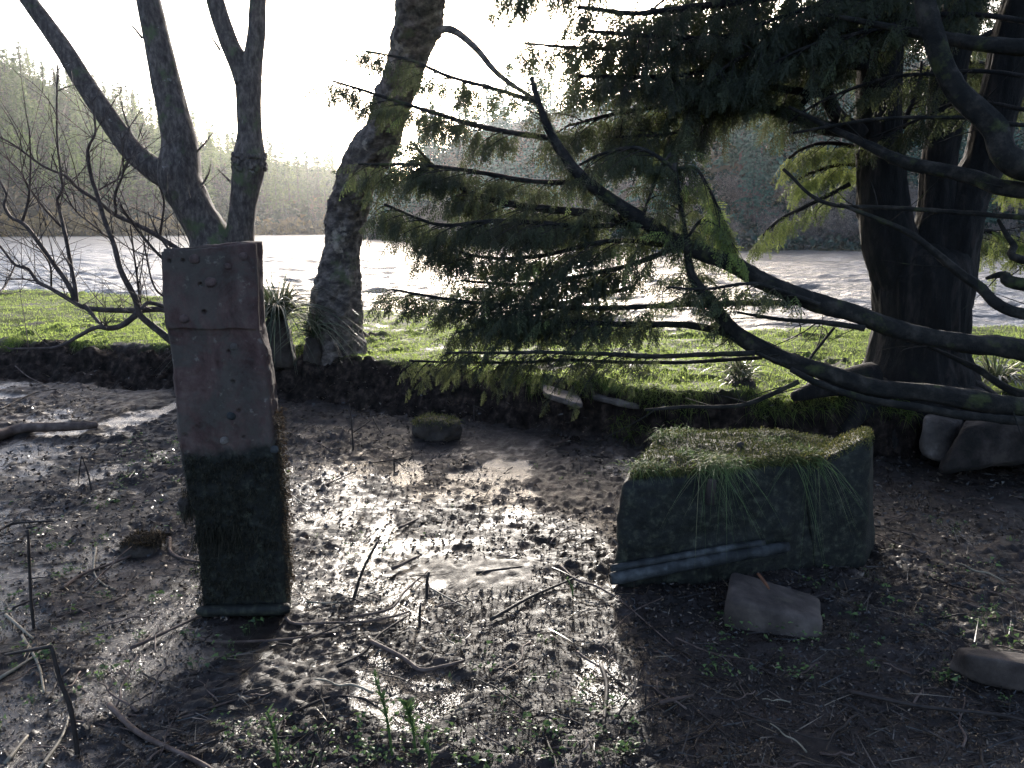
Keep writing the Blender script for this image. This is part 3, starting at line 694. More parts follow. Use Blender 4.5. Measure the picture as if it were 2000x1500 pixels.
for k in range(5):    # surface roots gripping the eroded bank
    a = [(1720, 760), (1680, 800), (1640, 860)], [(1760, 770), (1745, 830), (1740, 900)], [(1830, 770), (1835, 830), (1800, 900)], [(1880, 760), (1940, 790), (1990, 830)], [(1700, 740), (1620, 752), (1550, 775)]
    P = np.array([atY(x, y, 5.1 - .13*i_) for i_, (x, y) in enumerate(a[k])]); tube(mb, P, np.array([.11, .07, .03]), 12, .03, .15, 1.2, seed=60 + k)
mb.build('roots', M['conifer_bark'], big)
TF = dict(start=.08, blen=.5, gap=.065, cb=.22, fs=1.15)
for k, (L, y0, y1, r0, r1, f) in enumerate([
    ([(1675, 258), (1560, 232), (1440, 196), (1350, 168), (1268, 150)], 5.2, 4.8, 12, 4, dict(TF, start=.5, blen=.3, cb=.35)),
    ([(1680, 265), (1640, 220), (1612, 165), (1625, 110), (1650, 40)], 5.2, 5.0, 14, 7, None),
    ([(1545, 226), (1590, 180), (1625, 140), (1665, 90)], 5.0, 5.0, 6, 5, None),
    ([(1720, 135), (1580, 118), (1490, 90), (1300, 72), (1150, 60)], 5.2, 4.7, 9, 3, TF),
    ([(1615, 188), (1500, 166), (1420, 140), (1280, 150), (1130, 150)], 5.1, 4.7, 7, 3, TF),
    ([(1850, -60), (1600, -20), (1400, 10), (1250, 25), (1130, 15)], 5.1, 4.7, 9, 3, TF),
    ([(1800, 20), (1600, 50), (1400, 75), (1200, 95), (1025, 85)], 5.1, 4.8, 8, 2, TF),
    ([(1500, 120), (1400, 180), (1300, 205), (1190, 225), (1110, 245)], 5.0, 4.8, 6, 2, dict(TF, cb=.32)),
    ([(1440, 196), (1380, 235), (1300, 262), (1200, 268)], 5.0, 4.7, 5, 2, dict(TF, cb=.4, blen=.36)),
    ([(1700, -160), (1500, -120), (1300, -90), (1150, -60), (990, -20)], 5.1, 4.7, 8, 2, TF),
    ([(1700, 60), (1560, 70), (1450, 110), (1380, 160)], 4.9, 4.6, 6, 2, TF),
    ([(1720, 30), (1650, 60), (1560, 140), (1500, 230)], 5.4, 5.6, 5, 2, dict(TF, cb=.4, blen=.28, thin=.5)),
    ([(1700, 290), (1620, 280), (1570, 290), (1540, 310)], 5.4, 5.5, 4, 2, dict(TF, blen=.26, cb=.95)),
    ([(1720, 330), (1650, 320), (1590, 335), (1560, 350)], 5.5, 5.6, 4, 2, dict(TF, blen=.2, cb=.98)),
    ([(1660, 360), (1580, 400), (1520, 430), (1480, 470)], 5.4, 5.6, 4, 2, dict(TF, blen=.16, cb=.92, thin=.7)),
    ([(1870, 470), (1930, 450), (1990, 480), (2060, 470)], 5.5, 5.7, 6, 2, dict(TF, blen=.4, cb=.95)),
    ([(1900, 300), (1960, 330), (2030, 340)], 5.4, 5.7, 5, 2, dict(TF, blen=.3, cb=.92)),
    ([(1760, 250), (1790, 180), (1800, 120)], 5.7, 5.9, 5, 2, dict(TF, blen=.35, cb=.7)),
    ([(1880, 100), (1940, 60), (2020, 40)], 5.5, 5.7, 6, 2, dict(TF, blen=.5, cb=.45)),
    ([(2020, 40), (1850, 30), (1700, 60), (1560, 100), (1450, 160)], 4.3, 4.6, 5, 2, dict(TF, start=.15, blen=.30, thin=.5)),
    ([(2020, 150), (1900, 140), (1750, 150), (1620, 190), (1540, 240)], 4.4, 4.7, 4, 2, dict(TF, start=.2, blen=.24, thin=.4)),
    ([(2020, -40), (1800, -20), (1600, 10), (1450, 60)], 4.4, 4.8, 6, 2, dict(TF, blen=.42)),
    ([(2020, 215), (1880, 200), (1790, 235), (1700, 270)], 4.6, 4.9, 4, 2, dict(TF, start=.3, blen=.22, thin=.5)),
    ([(1745, 80), (1800, 30), (1860, -10)], 6.2, 6.5, 5, 2, dict(TF, blen=.7, gap=.04)),
    ([(1750, 200), (1790, 150), (1830, 120)], 6.2, 6.5, 5, 2, dict(TF, blen=.6, gap=.04, cb=.5)),
    ([(1890, 120), (1940, 130), (2020, 170)], 6.2, 6.5, 5, 2, dict(TF, blen=.6, gap=.04, cb=.45)),
    ([(1700, 20), (1660, 60), (1640, 120)], 6.0, 6.3, 5, 2, dict(TF, blen=.6, gap=.04, cb=.4)),
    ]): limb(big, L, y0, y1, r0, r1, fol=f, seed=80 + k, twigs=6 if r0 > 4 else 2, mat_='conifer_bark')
# upper crown above the frame
gc = np.random.default_rng(9); br = MB(); fo = MB()
for k in range(46):
    z = gc.uniform(3.3, 7.5); a = gc.uniform(0, 6.283); l = gc.uniform(1.2, 2.8) * (1.15 - z/12)
    p = np.array([2.75 + gc.uniform(-.2, .4), 5.2, z]); d = np.array([math.cos(a), math.sin(a)*.9, .05])
    if z < 3.9 and d[1] < -.1: continue
    u = np.linspace(0, 1, 9)[:, None]; P = p + d*u*l + np.array([0, 0, -.45])*u**2*l
    tube(br, P, np.linspace(.035, .008, 9), 6, n=9)
    foliate(br, fo, P, gc, start=.15, blen=.75, gap=.16, fs=2.1, cb=.3, thin=.7)
ob = br.build('branch', M['conifer_bark'], big); fo.build('foliage', M['needles'], ob, smooth=False)

# ------------------------------------------------------------------ bare twin-trunked tree behind the post
Yt = 6.9
base = atY(432, 690, Yt); base[2] = gz(base[0], base[1])
alder = empty('bare_tree', base, 'tall bare tree with two forking trunks directly behind the upright stone', 'tree')
mb = stem([(430, 720), (432, 680), (438, 610), (442, 540), (425, 500), (398, 450), (375, 405), (352, 340), (345, 255), (322, 150), (287, 0), (262, -130), (225, -330)],
          [170, 155, 135, 118, 95, 76, 72, 80, 62, 53, 43, 38, 28], Yt, Yt, 11, 36, .07); mb.build('trunk', M['alder'], alder)
mb = stem([(445, 590), (458, 530), (466, 480), (475, 400), (486, 318), (486, 260), (484, 200), (484, 150)], [85, 66, 56, 51, 60, 46, 46, 50], Yt, Yt, 12, 30, .08); mb.build('trunk', M['alder'], alder)
for L, W, s in [([(358, 375), (335, 350), (300, 330), (250, 285), (190, 200), (120, 90), (55, 0), (-35, -120)], [62, 52, 46, 42, 38, 34, 28, 20], 13),
                ([(482, 165), (466, 120), (445, 75), (420, 0), (398, -110)], [44, 38, 34, 32, 24], 14),
                ([(486, 165), (496, 110), (502, 60), (504, 0), (515, -130)], [42, 36, 32, 29, 22], 15)]:
    stem(L, W, Yt, Yt, s, 24, .07).build('branch', M['alder'], alder)
gt = np.random.default_rng(5)
mb = MB()
for L in [[(278, 75), (262, 55), (248, 40)], [(430, 98), (418, 80), (406, 62)], [(372, 310), (400, 280), (415, 260)], [(380, 380), (405, 345), (412, 320)], [(455, 360), (440, 345), (425, 330)], [(268, 290), (255, 260), (240, 215), (235, 190)]]:
    P = px_line(L, Yt); tube(mb, P, np.linspace(.012, .004, len(P)), 5, n=8)
mb.build('side_twigs', M['alder'], alder)
# burr round the right trunk
mb = MB(); c0 = atY(487, 318, Yt)
for k in range(70):
    a = gt.uniform(0, 6.28); p = c0 + np.array([math.cos(a)*.128, math.sin(a)*.128, gt.uniform(-.07, .07)]); X_, Q_, _n = hexa([p + np.array([x, y, z])*.022 for z in (-1, 1) for y in (-1, 1) for x in (-1, 1)], (3, 3, 3), 3, .015, 40, k); mb.add(X_, Q_)
mb.build('burr', M['alder'], alder)

# ------------------------------------------------------------------ leaning birch
base = atY(655, 690, 6.85); base[2] = gz(base[0], base[1])
birch = empty('birch', base, 'leaning tree with peeling pale bark standing alone between stone post and conifer', 'birch tree')
L = [(655, 725), (655, 690), (656, 640), (657, 590), (663, 540), (668, 490), (673, 450), (681, 400), (697, 350), (724, 300), (752, 250), (767, 196), (800, 105), (822, 0), (850, -130), (900, -330)]
W = [132, 114, 93, 84, 72, 60, 66, 66, 66, 70, 62, 61, 68, 82, 84, 80]
P = np.array([atY(x, y, 6.85 - 1.25 * max(0, (420 - y)) / 420) for x, y in L]); r = np.array(W)/2 * P[:, 1] * 1.02 / F
mb = MB(); tube(mb, P, r, 72, .016, .19, 2.0, stretch=1.2, seed=21); mb.build('trunk', M['birch'], birch)
mb = MB(); P2 = px_line([(842, 72), (862, 58), (890, 62), (930, 95), (968, 140), (1010, 172), (1050, 195)], 5.7, 5.2); tube(mb, P2, np.array([10, 7, 6.5, 6, 5, 4, 2]) * 5.6/F, 12, .03, .08, seed=22); mb.build('branch', M['birch'], birch)
# curled flaps of loose bark
gb = np.random.default_rng(31)
S = catmull(np.c_[P, r], 200)
for k in range(46):
    i_ = gb.integers(18, 120); a = gb.uniform(math.pi, 2*math.pi) if gb.random() < .75 else gb.uniform(0, 6.28)
    c, rr = S[i_, :3], S[i_, 3]; hw = gb.uniform(.02, .07); hh = gb.uniform(.008, .022); lift = gb.uniform(.006, .022)
    aa = np.linspace(a, a + hw*2/rr, 6); pts = []
    for q_, an in enumerate(aa):
        for v_ in (-1, 1):
            ro = rr*1.05 + lift * (q_/5)**2 + .004*gb.standard_normal()
            pts.append(c + np.array([math.cos(an)*ro, math.sin(an)*ro, v_*hh*(1 + .3*gb.standard_normal())]))
    q = [(2*z_, 2*z_+2, 2*z_+3, 2*z_+1) for z_ in range(5)]; mb = MB(); mb.add(pts, q); mb.build('bark_flap', M['birch'], birch)


# ------------------------------------------------------------------ low bare shrub reaching left from behind the post
Ys_ = 6.6
base = atY(345, 660, Ys_); base[2] = gz(base[0], base[1])
shrub = empty('bare_shrub', base, 'low leafless shrub with crooked shoots spreading left of the upright stone', 'shrub')
H = [([(400, 640), (360, 612), (315, 603), (270, 605), (200, 603), (165, 598), (140, 585), (100, 562), (75, 550), (55, 525), (30, 517), (0, 480), (-40, 440)], 8, 2),
     ([(400, 700), (350, 675), (318, 650), (290, 628), (270, 610), (258, 575), (240, 530), (215, 465), (200, 420), (188, 375), (178, 345), (172, 305), (175, 285), (188, 255), (180, 190)], 9, 2),
     ([(148, 588), (138, 562), (100, 510), (60, 455), (40, 435), (20, 425), (8, 400), (13, 380), (-5, 345)], 6, 2.2),
     ([(150, 588), (145, 545), (128, 465), (115, 400), (113, 388), (122, 368), (118, 330), (111, 250), (112, 120)], 5, 1.5),
     ([(272, 610), (240, 635), (212, 641), (190, 640), (150, 660), (120, 675), (90, 680), (15, 681)], 7, 2),
     ([(165, 598), (190, 625), (208, 641)], 5, 3),
     ([(400, 520), (355, 490), (300, 455), (260, 435), (225, 420), (195, 395), (150, 365), (130, 345), (85, 325), (30, 285), (-10, 262)], 6, 1.5),
     ([(340, 520), (312, 497), (270, 450), (245, 415), (235, 400)], 4, 1.5), ([(360, 520), (335, 495), (310, 460), (290, 415)], 4, 1.2),
     ([(275, 602), (268, 540), (260, 480), (255, 440)], 3, 1.2), ([(330, 585), (308, 570), (295, 545), (285, 500), (280, 465)], 3, 1.2),
     ([(228, 421), (225, 385), (240, 340), (240, 310), (235, 260)], 3, 1.2), ([(312, 460), (320, 400), (315, 370)], 3, 1.2),
     ([(120, 441), (90, 410), (60, 370), (35, 330), (-5, 295)], 3, 1), ([(42, 436), (55, 395), (60, 330), (57, 250)], 3.5, 1.2),
     ([(100, 562), (98, 520), (80, 490), (60, 470)], 2.5, 1), ([(75, 550), (40, 545), (0, 548)], 2, 1), ([(330, 600), (290, 590), (275, 602)], 5, 4),
     ([(30, 517), (10, 560), (-10, 575)], 2, 1), ([(215, 465), (180, 440), (140, 400), (100, 300)], 2.2, 1), ([(188, 375), (230, 350), (262, 345)], 2, 1)]
gs = np.random.default_rng(41)
for k, (L, r0, r1) in enumerate(H):
    P = px_line(L, Ys_ - .1*(k % 3), Ys_ - .35 - .1*(k % 4)); mb = MB()
    if k in (2, 3, 4, 5): P = px_line(L, Ys_ - .15, Ys_ - .3)
    C, r = tube(mb, P, np.linspace(r0*.8, r1*.75, len(P)) * Ys_ * 1.02/F, 7, .03, .15, 1.4, seed=200 + k, gnarl=.6)
    for _ in range(max(3, int(len(C) * .34))):
        i_ = gs.integers(1, len(C)-1); t = C[i_+1] - C[i_]; t /= np.linalg.norm(t)
        d = t*.5 + np.array([gs.standard_normal()*.6, gs.standard_normal()*.3, abs(gs.standard_normal())*.7]); d /= np.linalg.norm(d); l = gs.uniform(.1, .55)
        u = np.linspace(0, 1, 7)[:, None]
        Pt = C[i_] + d*u*l + gs.standard_normal(3)*.10*u*u + np.array([0, 0, .08])*u*u; tube(mb, Pt, np.linspace(.0042, .0014, 7), 4, n=7)
        for _ in range(2):
            j_ = gs.integers(2, 6); e = d + gs.standard_normal(3)*.6; e /= np.linalg.norm(e); l2 = l*gs.uniform(.3, .6)
            tube(mb, Pt[j_] + e*np.linspace(0, 1, 4)[:, None]*l2, np.linspace(.0026, .001, 4), 3, n=4)
    mb.build('branch', M['shoot'], shrub)

# ------------------------------------------------------------------ blades: sedge, turf
def blades(mb, P, D, L, Wd, bend, g, c, seg=3):
    """bent ribbon blades rooted at P, leaning along D"""
    n = len(P); u = np.linspace(0, 1, seg+1)
    D = D / np.linalg.norm(D, axis=1)[:, None]
    hz = D.copy(); hz[:, 2] = 0; hz += g.standard_normal((n, 3))*[.3, .3, 0]; hz /= np.maximum(np.linalg.norm(hz, axis=1), 1e-6)[:, None]
    S = np.cross(D, hz); S[np.linalg.norm(S, axis=1) < 1e-3] = [1, 0, 0]; S /= np.linalg.norm(S, axis=1)[:, None]
    V = np.zeros((n, seg+1, 2, 3))
    for k, a in enumerate(u):
        p = P + D * (L*a)[:, None] * (1 - .3*a*np.minimum(bend, 1))[:, None] + hz * (L * bend * a*a * .6)[:, None] - np.array([0, 0, 1]) * (L * bend * a**2.3 * .8)[:, None]
        w_ = Wd * (1 - a)**.7 if k < seg else Wd*.05
        V[:, k, 0] = p - S * w_[:, None]/2; V[:, k, 1] = p + S * w_[:, None]/2
    i = np.arange(n)[:, None]*(seg+1)*2; k = np.arange(seg)[None]*2
    q = np.stack([i+k, i+k+1, i+k+3, i+k+2], -1).reshape(-1, 4)
    mb.add(V.reshape(-1, 3), q, c=np.repeat(np.clip(c, 0, 1), (seg+1)*2))
def sedge_clump(px, py, Y, n, L, rad, label, seed, down=.8):
    g = np.random.default_rng(seed); p = atY(px, py, Y); z0 = gz(p[0], p[1]); b0 = np.array([p[0], p[1], z0])
    root = empty('sedge', b0, label, 'sedge', 'sedge clumps on the bank')
    mb = MB(); K = [b0 + np.array([x*rad, y*rad, (z > 0)*(p[2]-z0 - .06) - .05*(z < 0)]) * (1 if z < 0 else 1) for z in (-1, 1) for y in (-1, 1) for x in (-1, 1)]
    K = [k if i_ < 4 else b0 + (k - b0)*[.7, .7, 1] for i_, k in enumerate(K)]
    X_, Q_, _n = hexa(K, (14, 14, 14), 4, .05, 9, seed); mb.add(X_, Q_); mb.build('tussock', M['peat'], root)
    a = g.uniform(0, 6.283, n); ln = g.uniform(.15, 1.0, n)
    D = np.c_[np.cos(a)*ln, np.sin(a)*ln - .15, 1.15 - .75*ln]
    P = np.c_[p[0] + np.cos(a)*rad*.6*g.random(n), p[1] + np.sin(a)*rad*.6*g.random(n), np.full(n, p[2]) + g.uniform(-.10, .03, n)]
    mb = MB(); blades(mb, P, D, L*g.uniform(.5, 1.1, n), g.uniform(.008, .017, n), down*(.25 + ln*1.1), g, g.random(n), 7); mb.build('leaves', M['sedge'], root)
sedge_clump(542, 605, 6.62, 330, .72, .13, 'tall drooping sedge clump right beside the upright stone', 1, .95)
sedge_clump(612, 640, 6.6, 110, .40, .08, 'smaller sedge clump at the foot of the leaning birch', 2, .8)
sedge_clump(1448, 722, 5.35, 130, .26, .12, 'dark rushy tuft on the grass behind the lower conifer branch', 3, .5)
sedge_clump(1950, 735, 5.6, 150, .55, .15, 'sedge clump right of the big conifer trunk by the boulder', 4, .9)

g = np.random.default_rng(55); mb = MB()
def scatter_turf(n, x0, x1, y0, y1, L, Wd, bend, bright, thr=.35):
    x = g.uniform(x0, x1, n); y = g.uniform(y0, y1, n); z, bk_, gr_, _ = terrain(x, y); ed = np.interp(x, EX, EY)
    ok = (gr_ > thr) & (y < ed + .15) & (np.abs(x) < y*.78 + 1.2); x, y, z = x[ok], y[ok], z[ok]; k = len(x)
    D = np.c_[g.standard_normal(k)*.4, g.standard_normal(k)*.4, np.ones(k)]
    cl_ = .5 + .5*fbm(x*2.5, y*2.5, 0, 3, 3)
    blades(mb, np.c_[x, y, z - .008], D, L*g.uniform(.5, 1.3, k)*(.6 + .8*cl_), Wd*g.uniform(.6, 1.3, k), bend*g.uniform(.3, 1.2, k), g, bright + .25*g.standard_normal(k) + .3*(cl_-.5), 2)
scatter_turf(170000, -9, 7, 4.9, 16, .06, .006, .5, .45)
scatter_turf(90000, -5.5, 4.2, 4.9, 9, .055, .005, .6, .5)
# shaggy fringe along the broken edge of the bank
n = 26000; x = g.uniform(-8, 5, n); tp = np.interp(x, TX, TY) + .16*fbm(x*2.0, 3.3 + 0*x, 0, 4, 5)*.8 + .10*fbm(x*5, 1.0 + 0*x, 0, 3, 8); y = tp + g.uniform(-.09, .14, n)
z = terrain(x, y)[0]; cl_ = fbm(x*4, y*4, 0, 2, 77); ok = cl_ > -.15; x, y, z = x[ok], y[ok], z[ok]; k = len(x)
blades(mb, np.c_[x, y, z - .01], np.c_[g.standard_normal(k)*.5, -.6 + .5*g.standard_normal(k), np.full(k, .7)], g.uniform(.03, .13, k), g.uniform(.003, .006, k), g.uniform(.4, 1.6, k), g, .45 + .35*g.standard_normal(k), 4)
# broad clover-like leaves in the turf
n = 9000; x = g.uniform(-6, 4.5, n); y = g.uniform(4.9, 10, n); z, _b, gr_, _w = terrain(x, y); ok = (gr_ > .4) & (y < np.interp(x, EX, EY)); x, y, z = x[ok], y[ok], z[ok]; k = len(x)
D = np.c_[g.standard_normal((k, 2)), np.abs(g.standard_normal(k))*.5 + .3]
blades(mb, np.c_[x, y, z + .02], D, g.uniform(.018, .04, k), g.uniform(.01, .02, k), g.uniform(.2, .8, k), g, .6 + .25*g.standard_normal(k), 2)
tag(mb.build('grass', M['grass'], smooth=False), 'short sunlit grass and clover on the riverbank above the mud', 'grass', kind='stuff')

# ------------------------------------------------------------------ upright stone
YP = 2.8
base = atY(475, 1195, YP); base[2] = 0
post = empty('upright_stone', base, 'tall red-brown stone slab standing upright in the mud at left', 'standing stone')
rows = [(488, 314, 500), (560, 316, 502), (640, 321, 506), (700, 330, 518), (760, 337, 528), (870, 347, 537), (930, 356, 545), (985, 366, 548), (1000, 374, 549), (1100, 385, 554), (1170, 391, 556), (1240, 393, 558)]
DEN = [(391, 556, 5), (399, 610, 5.5), (331, 510, 4), (357, 509, 4), (447, 687, 4.5), (455, 746, 4.5), (467, 803, 4.5), (476, 855, 4), (363, 850, 4.5)]
KNOB = [(412, 551, 11), (380, 506, 10), (476, 500, 9), (360, 623, 10), (452, 812, 10), (457, 677, 8), (438, 860, 9), (536, 878, 9), (445, 520, 6)]
def slab_mesh(rows, front, thick, nz, seed, amp, dents=True, topslope=0.0):
    A = np.array(rows, float); pys = np.linspace(A[0, 0], A[-1, 0], nz)
    rings = []
    nf, ns = 120, 10
    for py in pys:
        l = atY(np.interp(py, A[:, 0], A[:, 1]), py, front); r_ = atY(np.interp(py, A[:, 0], A[:, 2]), py, front)
        ux = np.r_[np.linspace(0, 1, nf, endpoint=False), np.full(ns, 1.), np.linspace(1, 0, nf, endpoint=False), np.full(ns, 0.)]
        uy = np.r_[np.zeros(nf), np.linspace(0, 1, ns, endpoint=False), np.ones(nf), np.linspace(1, 0, ns, endpoint=False)]
        c_ = np.array([ux*2-1, uy*2-1]).T; q = np.abs(c_)**np.array([14, 5]); nr = (q.sum(1))**(1/9); c_ = c_ / np.maximum(nr, 1)[:, None]
        xx = l[0] + (r_[0]-l[0])*(c_[:, 0]+1)/2; yy = front + thick*(c_[:, 1]+1)/2
        zz = l[2] + 0*xx
        rings.append(np.c_[xx, yy, zz])
    V = np.array(rings); k = V.shape[1]
    X, Y_, Z_ = V[..., 0], V[..., 1], V[..., 2]
    dx = X - X.mean(1, keepdims=True); dy = Y_ - (front + thick/2)
    onf = (np.abs(dy) > thick*.38)
    ed = np.where(onf, np.sign(dy), 0); sd_ = np.where(onf, 0, np.sign(dx))
    nn = amp * fbm(X*6, Y_*6, Z_*6, 5, seed) + amp*.5 * fbm(X*25, Y_*25, Z_*25, 3, seed+9)
    V[..., 1] += ed * nn; V[..., 0] += sd_ * nn * 1.6
    V[..., 2] += np.linspace(1, 0, nz)[:, None]**6 * (topslope * (X - X.min())/(X.max()-X.min()) + .006*fbm(X*20, Y_*20, 0, 2, seed+3))
    if dents:
        sgn = -1 * (dy < 0)
        for (px, py, r_), s in [(d_, 1) for d_ in DEN]:
            p = atY(px, py, front); rr = r_ * front*1.02/F
            dd = np.hypot(V[..., 0]-p[0], V[..., 2]-p[2]); f = np.clip(1 - (dd/rr)**(4 if s > 0 else 2), 0, 1)
            V[..., 1] += np.where(dy < -thick*.3, f * (rr*1.5 if s > 0 else -rr*.55), 0)
    i = np.arange(nz-1)[:, None]; j = np.arange(k)[None]; kk = (j+1) % k
    q = np.stack([i*k+j, (i+1)*k+j, (i+1)*k+kk, i*k+kk], -1).reshape(-1, 4)
    cap0 = V[0].mean(0); inner = V[0]*.7 + cap0*.3; inner[:, 2] = V[0][:, 2] + .002
    VV = np.vstack([V.reshape(-1, 3), inner, [cap0]]); o = nz*k
    j = np.arange(k); kk = (j+1) % k
    q = np.vstack([q, np.c_[j, kk, o+kk, o+j]]); t = np.c_[np.full(k, o+k), o+j, o+kk]
    return VV, q, t
mb = MB(); mb.add(*slab_mesh(rows, YP, .105, 380, 71, .010, topslope=.028)); mb.build('shaft', M['stone'], post)
prow = [(492, 313, 499), (560, 314, 501), (600, 317, 502), (632, 320, 503), (641, 322, 503)]
mb = MB(); V, q, t = slab_mesh(prow, YP - .017, .03, 130, 75, .004, topslope=.026)
# ragged broken lower edge
f = sstep(-.02, -.13, V[:, 2] - atY(320, 600, YP)[2]); V[:, 2] += f * .014 * fbm(V[:, 0]*16, 0*V[:, 0], 0, 3, 5)
mb.add(V, q, t); tag(mb.build('face_layer', M['stone'], post), 'thicker unflaked layer across the top of the upright stone')
p0, p1 = atY(393, 1188, YP - .02), atY(557, 1184, YP - .02)
mb = MB(); tube(mb, [p0 + (0, .02, -.012), p0 + (.01, 0, -.012), (p0+p1)/2 + (0, 0, -.012), p1 + (-.01, 0, -.012), p1 + (0, .02, -.012)], [.015, .022, .022, .022, .015], 16, .015, .05, 1, seed=5); 
K = [np.array([x, y, z]) for z in (-.06, atY(390, 1200, YP)[2]) for y in (YP - .03, YP + .14) for x in (p0[0] - .005, p1[0] + .008)]
X_, Q_, _n = hexa(K, (30, 12, 8), 8, .012, 9, 3); mb.add(X_, Q_)
mb.build('base_moulding', M['darkstone'], post)
for k, (px, py, r_) in enumerate(KNOB):
    p = atY(px, py, YP - (.017 if py < 636 else 0)); rr = r_ * .95 * YP*1.02/F
    X_, Q_, _n = hexa([p + np.array([x*rr, y*rr*.5, z*rr*.9]) for z in (-1, 1) for y in (-1, 1) for x in (-1, 1)], (8, 8, 8), 2.4, .004, 50, k); mb = MB(); mb.add(X_, Q_)
    mb.build('stone_lump', M['boulder'] if py in (677, 860) else (M['moulding'] if py in (812, 878) else M['rustlump']), post)
# moss along the right-hand edge, hanging moss on the wet part
gm = np.random.default_rng(3)
def moss(mb, P, n_, g, L=.018, W_=.004, out=(0, -1, .3), bend=.5, spread=.5, c=.5):
    i_ = g.integers(0, len(P), n_); Q = P[i_] + g.standard_normal((n_, 3))*.006
    D = np.asarray(out, float) + g.standard_normal((n_, 3))*spread
    blades(mb, Q, D, L*g.uniform(.5, 1.5, n_), W_*g.uniform(.6, 1.4, n_), bend*g.uniform(.2, 1.3, n_), g, c + .25*g.standard_normal(n_), 2)
E = []
for py in np.linspace(810, 1170, 120):
    A = np.array(rows); xr = np.interp(py, A[:, 0], A[:, 2]); p = atY(xr, py, YP)
    for dy in (.02, .05, .08, .105): E.append(p + np.array([.002, dy, 0]))
mb = MB(); moss(mb, np.array(E), 3000, gm, .008, .004, (1, 0, -.1)); mb.build('moss_edge', M['rustmoss'], post)
E = [atY(gm.uniform(360 + (py-880)*.1, 545), py, YP) for py in gm.uniform(890, 1175, 900)]
mb = MB(); moss(mb, np.array(E) + (0, -.004, 0), 7000, gm, .014, .003, (0, -.6, -.7), .3); 
E = [atY(x, y, YP) + (0, -.008, 0) for x, y in zip(gm.uniform(385, 470, 90), gm.uniform(1020, 1050, 90))] + [atY(x, y, YP) + (0, .03, 0) for x, y in zip(gm.uniform(352, 372, 60), gm.uniform(960, 1000, 60))]
moss(mb, np.array(E), 700, gm, .06, .003, (0, -.25, -1), .15, .2)
mb.build('algae_mat', leafmat('dark_algae', [(0, (.007, .0062, .004)), (.6, (.020, .0175, .011)), (1, (.046, .040, .026))], .15, .8, None, .15), post)
mb = MB(); p = atY(362, 985, YP + .03); X_, Q_, _n = hexa([p + np.array([x*.022, y*.03, z*.03]) for z in (-1, 1) for y in (-1, 1) for x in (-1, 1)], (8, 8, 8), 3, .015, 25, 4); mb.add(X_, Q_)
tube(mb, [p + (-.005, 0, -.02), p + (-.008, 0, -.06), p + (-.004, 0, -.1)], [.007, .005, .002], 6, n=8); mb.build('root_clump', M['peat'], post)

# ------------------------------------------------------------------ fallen mossy block
FY0 = 3.02; FY1 = 3.24
A_ = atY(1189, 1150, FY0); B_ = atY(1545, 1095, 3.16)
base = (A_ + atY(1690, 1100, FY1)) / 2; base[2] = 0
block = empty('stone_block', base, 'broad fallen stone block topped with moss and grass at right', 'stone block')
ftl = atY(1198, 935, FY0 + .02); ftr = atY(1640, 893, FY1 + .02); fbl = atY(1188, 1165, FY0 - .01); fbr = atY(1650, 1110, FY1)
btl = atY(1290, 832, FY0 + .85); btr = atY(1650, 850, FY1 + .62)
bbl = np.array([btl[0], btl[1], -.1]); bbr = np.array([btr[0], btr[1], -.1]); fbl[2] = min(fbl[2], -.06); fbr[2] = -.06
mb = MB(); X_, Q_, _n = hexa([fbl, fbr, bbl, bbr, ftl, ftr, btl, btr], (110, 60, 56), 10, .045, 5, 81, 6); mb.add(X_, Q_); top_pts = X_[_n[:, 2] > .75]; front_pts = X_[_n[:, 1] < -.75]
mb.build('body', M['darkstone'], block)
# raised right-hand corner
c = [atY(1590, 1120, FY1 - .03), atY(1690, 1105, FY1), atY(1600, 1120, FY1 + .2), atY(1712, 1105, FY1 + .28),
     atY(1560, 925, FY1 - .02), atY(1704, 848, FY1), atY(1640, 848, FY1 + .26), atY(1702, 832, FY1 + .26)]
for k in (0, 1, 2, 3): c[k][2] = -.05
mb = MB(); X_, Q_, _n = hexa(c, (26, 20, 36), 8, .012, 8, 83, 4); mb.add(X_, Q_); cor_top = X_[_n[:, 2] > .6]; mb.build('raised_corner', M['darkstone'], block)
# double roll moulding across the front
p0, p1 = atY(1197, 1130, FY0 - .012), atY(1536, 1068, 3.135)
mb = MB()
for dz, rr, e in ((0, .026, 1.0), (.042, .015, .86)):
    a, b_ = p0 + np.array([0, .012*(dz > 0), dz]), p0 + (p1 - p0)*e + np.array([0, .012*(dz > 0), dz*.8])
    tube(mb, [a, a*.97 + b_*.03, (a+b_)/2 + (0, 0, .003), a*.03 + b_*.97, b_], [rr*.8, rr, rr, rr*.95, rr*.5], 16, .012, .06, 1, seed=7)
tag(mb.build('moulding', M['moulding'], block), 'slanting double roll moulding across the front of the block')
